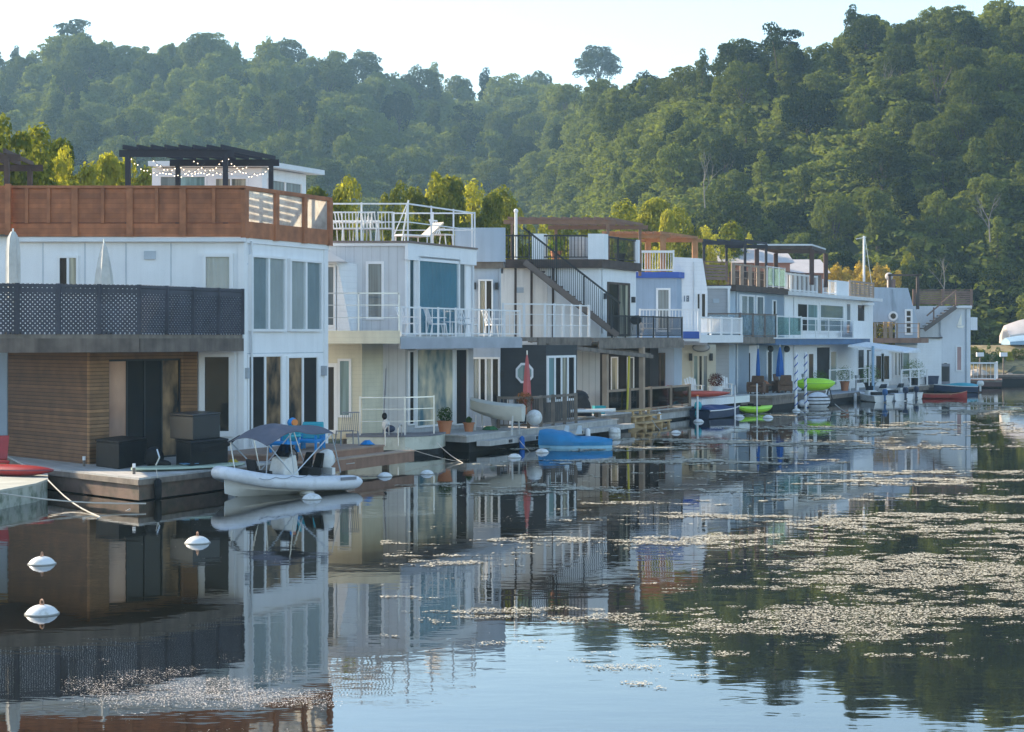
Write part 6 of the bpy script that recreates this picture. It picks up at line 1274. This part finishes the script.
# skyline trees always individual
NIND=265
skyl=[c for c in vis if c[1]>interp(c[3],RID)-10]; random.shuffle(skyl)
ind=vis[:NIND]; inds=set(id(c) for c in ind); rest=[c for c in cand if id(c) not in inds]
KL={'round':'broad leafy tree among the wood covering the steep hillside','tall':'tall narrow leafy tree among the wood covering the steep hillside','pointed':'pointed conifer among the wood covering the steep hillside','open':'thin crowned tree among the wood covering the steep hillside','shrub':'low bushy tree among the wood covering the steep hillside'}
def pickk(): return random.choices(range(8),[4,4,4,3,3,.5,.6,2.5])[0]
for X,Yv,hg,px in ind:
    k=pickk(); tree(KL[PRO[k][0]],(X,Yv,hill(X,Yv)-.6),hg*(.75 if k==7 else 1),k,'trees on the wooded hillside',width=random.uniform(.7,1.15))
chunks=[]
for X,Yv,hg,px in rest:
    k=pickk(); V=PRO[k][4]; far = not (-60<px<1100); nq=len(V)//4; Q=V.reshape(nq,4,3)
    sel=Q[rng.permutation(nq)[: (700 if far else 2200)]]; sc=hg*(1.35 if far else 1.0); a=random.random()*6.28; ca,sa=math.cos(a),math.sin(a)
    cen=sel.mean(1,keepdims=True); sel=cen+(sel-cen)*(2.9 if far else 1.6); w=random.uniform(.7,1.15)
    P=np.empty_like(sel); P[...,0]=(sel[...,0]*ca-sel[...,1]*sa)*hg*w+X; P[...,1]=(sel[...,0]*sa+sel[...,1]*ca)*hg*w+Yv; P[...,2]=sel[...,2]*hg*(.75 if k==7 else 1)+hill(X,Yv)-.6
    chunks.append(P.reshape(-1,3))
V7=PRO[7][4].reshape(-1,4,3); random.seed(5)
for _ in range(2600):
    px=random.uniform(-60,1100); yf,yr=interp(px,FOOT),interp(px,RID); Yv=math.sqrt(random.uniform((yf-4)**2,(yr+6)**2)); X=XP(px,Yv); hg=random.uniform(3,5.5)*max(1,Yv/285)
    sel=V7[rng.permutation(len(V7))[:260]]; cen=sel.mean(1,keepdims=True); sel=cen+(sel-cen)*2.6; P=sel*np.array([hg*1.6,hg*1.6,hg]); P[...,0]+=X; P[...,1]+=Yv; P[...,2]+=hill(X,Yv)-.8; chunks.append(P.reshape(-1,3))
quads('woodland',np.concatenate(chunks),hillleaf,'stuff')
# special hill trees
def sp(px,ytop,Yv,hpx,ki,label,**k):
    X=XP(px,Yv); zt_=ZP(ytop,Yv); hg=hpx*Yv/F; return tree(label,(X,Yv,zt_-hg),hg,ki,**k)
sp(598,42,540,62,0,'lone dark round crowned tree standing above the skyline in the dip of the hills',width=1.0)
sp(75,22,495,70,6,'thin crowned tree poking above the long wooded skyline',width=1.2)
sp(780,26,250,95,6,'ragged open tree on the skyline of the darker steep hill')
def bare(label,px,yt,Yv,hpx,seed):
    g=random.Random(seed); hg=hpx*Yv/F; r=thing('bare_tree',label,'tree',(XP(px,Yv),Yv,ZP(yt,Yv)-hg),group='bare dead trees'); b=MB()
    def br(p,d,l,rad,dep):
        q=p+d*l; b.tube(p,q,rad*.55,5,rad*.33)
        if dep:
            for _ in range(3 if dep>1 else 2): br(q if _ else p.lerp(q,.6),(d+Vector((g.uniform(-.7,.7),g.uniform(-.4,.4),g.uniform(-.05,.3)))).normalized(),l*.66,rad*.55,dep-1)
    br(Vector((0,0,0)),Vector((g.uniform(-.1,.1),0,1)),hg*.42,.15,3); b.build('trunk',birch,r); return r
bare('bare pale branching tree before the hillside beside the frame edge',990,190,160,52,4); bare('bare pale stem slanting through the dark wood above the orange pergola',705,148,190,60,8)
bare('bare pale dead tree high on the darker hillside',885,60,225,55,12); bare('leafless forked pale branches behind the boarded terrace of the end home',943,255,158,45,15)
# sunlit bushes and small trees behind the row
def nearcrown(kind,seed,nl,lf,m): V,lo=crown_mesh('crown',seed,kind,nl,lf); return mesh_quads('crown',V,m)
NC=[nearcrown('near',300,13000,.0095,sunleaf),nearcrown('near',301,11000,.0095,sunleaf),nearcrown('tall',302,9000,.009,sunleaf),nearcrown('near',303,10000,.010,goldleaf),nearcrown('near',304,12000,.0095,sunleaf)]
def bk(px,ytop,e,ci,w,label,hg=None):
    Yv=YP(px,e); zt_=ZP(ytop+3,Yv)+.2; hg=zt_-.8; w=w*1.05 if ci!=2 else w*.95; return tree(label,(XP(px,Yv),Yv,.8),hg,[0,7,3,7,1][ci],'sunlit trees behind the homes',crown=NC[ci],width=w)
for a in [(55,150,-19,4,.4,'yellow green treetop between the frame edge trees and the pergola'),(392,194,-17,1,.45,'yellow green bush behind the near rail end of the roof terrace'),(436,188,-19,0,.5,'rounded sunlit tree beyond the roof terrace lounge chair'),(488,200,-15,4,.45,'bushy yellow tree just behind the pale blue end bay'),(635,214,-19,0,.4,'dense sunlit bush between the two timber pergolas'),(664,216,-16,4,.4,'leafy green top hanging over the middle of the orange pergola'),(694,226,-17,1,.35,'yellow green bush at the far post of the orange pergola'),(748,240,-17,1,.3,'small sunlit bush before the flat dark canopy'),(864,270,-13,3,.45,'golden low bush between the mast and chimney'),
 (8,138,-16,0,.55,'yellow green sunlit tree at the edge of the frame above the cedar screen'),(36,140,-17,2,.8,'yellow green narrow tree next to the dark pergola end'),
 (82,162,-17,0,.55,'sunlit yellow green tree above the middle of the cedar screen'),(110,165,-18,4,.45,'small yellow green tree beside the black pergola post'),(142,165,-18,0,.5,'yellow green tree seen through the black pergola'),
 (345,190,-15,1,.6,'yellow green bush behind the white railed roof terrace corner'),(322,196,-16,4,.5,'yellow green bush below the rooftop room eave'),
 (420,186,-16,0,.6,'sunlit tree behind the near half of the white roof railing'),(450,184,-17,4,.6,'sunlit tree behind the far end of the white roof railing'),(472,190,-18,2,.8,'yellow tree at the end of the white roof railing'),(500,196,-18,2,.9,'yellow narrow tree behind the pale blue end bay'),(516,208,-17,1,.5,'yellow bush left of the brown pergola'.replace('left of','at the near post of')),
 (560,226,-16,1,.7,'yellow green bush seen under the long brown pergola'),(592,222,-16,4,.6,'green bush behind the black railed terrace'),(622,208,-17,2,1.0,'sunlit climber shoots above the brown pergola end'),(650,204,-18,4,.7,'sunlit leafy top above the orange pergola'),(678,216,-18,1,.7,'yellow green shrub over the orange pergola beam'),(665,240,-12,4,.4,'dark green shrub inside the orange pergola'),
 (730,228,-16,2,1.1,'sunlit young tree beyond the thin dark pergola frame'),(712,234,-16,1,.6,'yellow bush behind the white mansard ridge'),
 (838,266,-14,3,.75,'golden bush at the near side of the mast'),(856,264,-15,3,.75,'golden bush directly under the mast'),(874,266,-15,3,.75,'golden bush beside the chimney of the mansard home'),(889,268,-15,3,.7,'golden bush behind the chimney'),(906,258,-16,1,.75,'lime green bush behind the mansard ridge'),(921,262,-17,1,.6,'lime green bush near the boarded terrace')]: bk(*a)
# shore shrubs beyond the end home
shg=[nearcrown('shrub',320+i,2600,.022,[greenl,hillleaf,sunleaf][i]) for i in range(3)]
def shr(px,ytop,Yv,wpx,ci,label):
    z0=1.2; hg=ZP(ytop,Yv)-z0; tree(label,(XP(px,Yv),Yv,z0),hg,7,'shrubs on the shore',crown=shg[ci],width=wpx*Yv/F/hg/.95,name='shrub',cat='shrub')
for a in [(974,345,152,16,2,'yellowish shrub on the shore by the end home wall'),(984,343,153,14,0,'dark green shrub on the shore beside the white lamp'),(996,346,153,16,0,'dark green shrub behind the picket railing dock'),(1008,350,154,16,2,'dry yellow shrub on the sunlit shore'),(1020,347,154,18,2,'yellow green shrub at the frame edge below the shrouded boats'),(1034,262,176,50,1,'large grey green bush at the frame edge above the shrouded boats'),(1004,288,182,60,1,'broad grey green bush behind the shrouded boats')]: shr(*a)
sp(1026,235,186,60,2,'orange brown tree at the frame edge on the lower slope',crown=nearcrown('tall',340,1800,.02,leaf_mat('rusty_leaves',(.09,.07,.03),(.24,.14,.05),.3)),width=.9)
# shore bank, boats under covers
mb_=MB(); 
bank=mat('dry_shore_grass',(.32,.24,.12),.95,.35,1.5,bump=.5)
XA=XP(968,150); pts=[(XP(966,151),151),(XP(1150,151),151),(XP(1150,168),168),(XP(960,168),168)]
b=MB(); pts=[(XP(966,157),157),(XP(1250,157),157),(XP(1250,180),180),(XP(960,180),180)]; b.prism(pts,.0,3.2,bot=[(XP(966,149),149),(XP(1250,149),149),(XP(1250,181),181),(XP(958,181),181)]); o=b.build('shore_bank',bank,None); o['kind']='structure'
# rocks along the shore
rg=random.Random(5)
for i in range(16):
    X=XP(972+i*5.2+rg.uniform(-1.5,1.5),149.5); s=rg.uniform(.35,.9); r=thing('shore_rock','pale rock at the waterline of the sunlit shore','rock',(X,149.3+rg.uniform(-.4,.6),.25+rg.random()*.4),rg.random()*6,group='rocks on the shore'); b=MB(); b.sphere((0,0,0),s,(1.2,.8,.6),n=8,m=6); b.v=[(v[0]*(1+.2*rg.uniform(-1,1)),v[1]*(1+.2*rg.uniform(-1,1)),v[2]*(1+.2*rg.uniform(-1,1))) for v in b.v]; b.build('stone',mat('pale_rock',(.42,.36,.3),.9,.25,3,bump=.4),r)
shr_=mat('boat_shroud_white',(.5,.46,.44),.6,.08); shb=mat('boat_shroud_blue',(.25,.38,.5),.6,.1)
def shroud(label,px,yb,Yv,wpx,hpx,m,rz):
    L_=wpx*Yv/F; z0=3.2; r=thing('shrouded_boat',label,'covered boat',(XP(px,Yv),Yv,z0),rz,group='boats stored under covers'); hh=ZP(yb-hpx,Yv)-z0; rr=[]
    for i in range(11):
        t=i/10; x=-L_/2+L_*t; w=1.7*min(1,1.4*(1-t)**.5+.05)*min(1,.75+t); tp=hh*(.72+.28*math.sin(math.pi*min(1,t*1.2))); rr.append([(x,w,hh*.08),(x,w*.95,tp*.5),(x,w*.12,tp),(x,-w*.12,tp),(x,-w*.95,tp*.5),(x,-w,hh*.08)])
    MB().loft(rr).build('shroud',m,r,smooth=True)
    b=MB(); b.loft([[(q[0][0]*.97,q[0][1]*.95,hh*.075),(q[0][0]*.97,q[0][1]*.4,hh*.02),(q[0][0]*.97,-q[0][1]*.4,hh*.02),(q[0][0]*.97,-q[0][1]*.95,hh*.075)] for q in rr]); b.build('hull',mat('boat_hull_pale',(.35,.38,.42),.5),r)
    for sx in(-L_*.3,L_*.3):
        for sy in(-.8,.8): MB().tube((sx,sy*1.2,0),(sx,sy*.7,hh*.07),.06).build('stand',blackm,r)
shroud('large cream shrouded boat stored on the shore at the frame edge',1042,345,161,78,27,shr_,R(6)); shroud('blue grey shrouded boat parked before the large cream shroud',1036,348,158,62,13,shb,R(3)); shroud('low white shrouded boat glimpsed far behind the golden shore shrubs',760,262,165,80,22,shr_,R(5)) if False else None
# small white shore lamps
for xx,lb in ((980,'white box lamp on a short post by the dark shrubs'),(1003.5,'white box lamp on a short post near the low dark dock')):
    r=thing('shore_lamp',lb,'lamp post',(XP(xx,147),147,.7)); MB().tube((0,0,0),(0,0,1.6),.07).build('post',greywood,r); MB().box(-.3,.3,-.15,.15,1.6,1.95).build('lamp_box',trim,r)
# mast behind the homes
r=thing('mast','tall white boat mast rising above the golden bushes','mast',(XP(864,150),150,1)); MB().tube((0,0,0),(0,0,ZP(236,150)-1),.13,8,.1).build('pole',trim,r); MB().tube((.1,0,ZP(238,150)-1),(1.2,0,4),.025,4).build('stay',steel,r); MB().bar((-.7,0,ZP(239,150)-1),(.2,0,ZP(237,150)-1),.06,.06).build('spreader',trim,r)
r=thing('flag_pole','slim white pole beside the brown pergola near post','pole',(XP(516,80),80,6.5)); MB().tube((0,0,0),(0,0,ZP(212,80)-6.5),.07,8).build('pole',trim,r); MB().sphere((0,0,ZP(211,80)-6.5),.11,n=8).build('cap',trim,r)
# low boat sheds / roofs glimpsed behind home 5 and 6
for lb,xa,xb,ya,yb_,Yv,m in (('long white boat shed roof seen through the thin dark pergola',705,790,247,262,128,shr_),('long building with reddish wall behind the flat canopy',745,826,258,275,135,mat('reddish_wall',(.35,.16,.12)))):
    r=thing('boat_shed',lb,'shed',(XP(xa,Yv),Yv,1)); X0,X1=XP(xa,Yv),XP(xb,Yv); zt_=ZP(ya,Yv); MB().box(X0,X1,Yv,Yv+6,1,zt_-1.2).build('wall',mat('reddish_wall',(.35,.16,.12)),r,world=True)
    MB().hexa([(X0-.3,Yv-.4,zt_-1.2),(X1+.3,Yv-.4,zt_-1.2),(X1+.3,Yv+6.4,zt_-1.2),(X0-.3,Yv+6.4,zt_-1.2),(X0,Yv+2.5,zt_),(X1,Yv+2.5,zt_),(X1,Yv+3.5,zt_),(X0,Yv+3.5,zt_)]).build('roof',shr_,r,world=True)
# ================================================================ LIGHT, AIR, CAMERA
w=bpy.data.worlds.new('World'); scn.world=w; w.use_nodes=True; nt=w.node_tree; bg=nt.nodes['Background']
sky=nt.nodes.new('ShaderNodeTexSky'); sky.sky_type='NISHITA'; sky.sun_disc=False; sky.sun_elevation=R(SUN_EL)
# sun comes from azimuth SUN_AZ degrees measured from +Y (away from camera) towards -X (left)
sky.sun_rotation=R(-SUN_AZ); sky.air_density=1.2; sky.dust_density=DUST; sky.ozone_density=2.0
nt.links.new(sky.outputs[0],bg.inputs[0]); bg.inputs[1].default_value=SKY_STR
sd=bpy.data.lights.new('sun','SUN'); sd.energy=SUN_STR; sd.angle=R(.6); sd.color=(1,.82,.58); so=bpy.data.objects.new('sun',sd); COL.objects.link(so)
d=Vector((-math.sin(R(SUN_AZ))*math.cos(R(SUN_EL)),math.cos(R(SUN_AZ))*math.cos(R(SUN_EL)),math.sin(R(SUN_EL))))
so.rotation_euler=d.to_track_quat('Z','Y').to_euler()
if HAZE:
    hm=bpy.data.materials.new('haze'); hm.use_nodes=True; nt=hm.node_tree
    for n in list(nt.nodes):
        if n.type!='OUTPUT_MATERIAL': nt.nodes.remove(n)
    pv=nt.nodes.new('ShaderNodeVolumePrincipled'); pv.inputs['Color'].default_value=(.45,.75,1.0,1); pv.inputs['Density'].default_value=HAZE; pv.inputs['Anisotropy'].default_value=.15
    out=[n for n in nt.nodes if n.type=='OUTPUT_MATERIAL'][0]; nt.links.new(pv.outputs[0],out.inputs['Volume'])
    o=MB().box(-720,920,-160,760,-2.5,150).build('haze',hm,None); o['kind']='stuff'
cd=bpy.data.cameras.new('camera'); co=bpy.data.objects.new('camera',cd); COL.objects.link(co); scn.camera=co
co.location=(0,0,H); co.rotation_euler=(R(90),0,0); cd.sensor_width=36; cd.lens=36*F/1024; cd.shift_y=-28/1024; cd.clip_end=3000; cd.clip_start=.1
scn.view_settings.view_transform='Standard'; scn.view_settings.look='None'; scn.view_settings.gamma=1; scn.view_settings.exposure=EXPO
scn.render.engine='CYCLES'; c=scn.cycles; c.use_denoising=True; c.max_bounces=8; c.diffuse_bounces=3; c.glossy_bounces=4; c.transmission_bounces=4; c.transparent_max_bounces=12; c.volume_bounces=0; c.sample_clamp_indirect=6
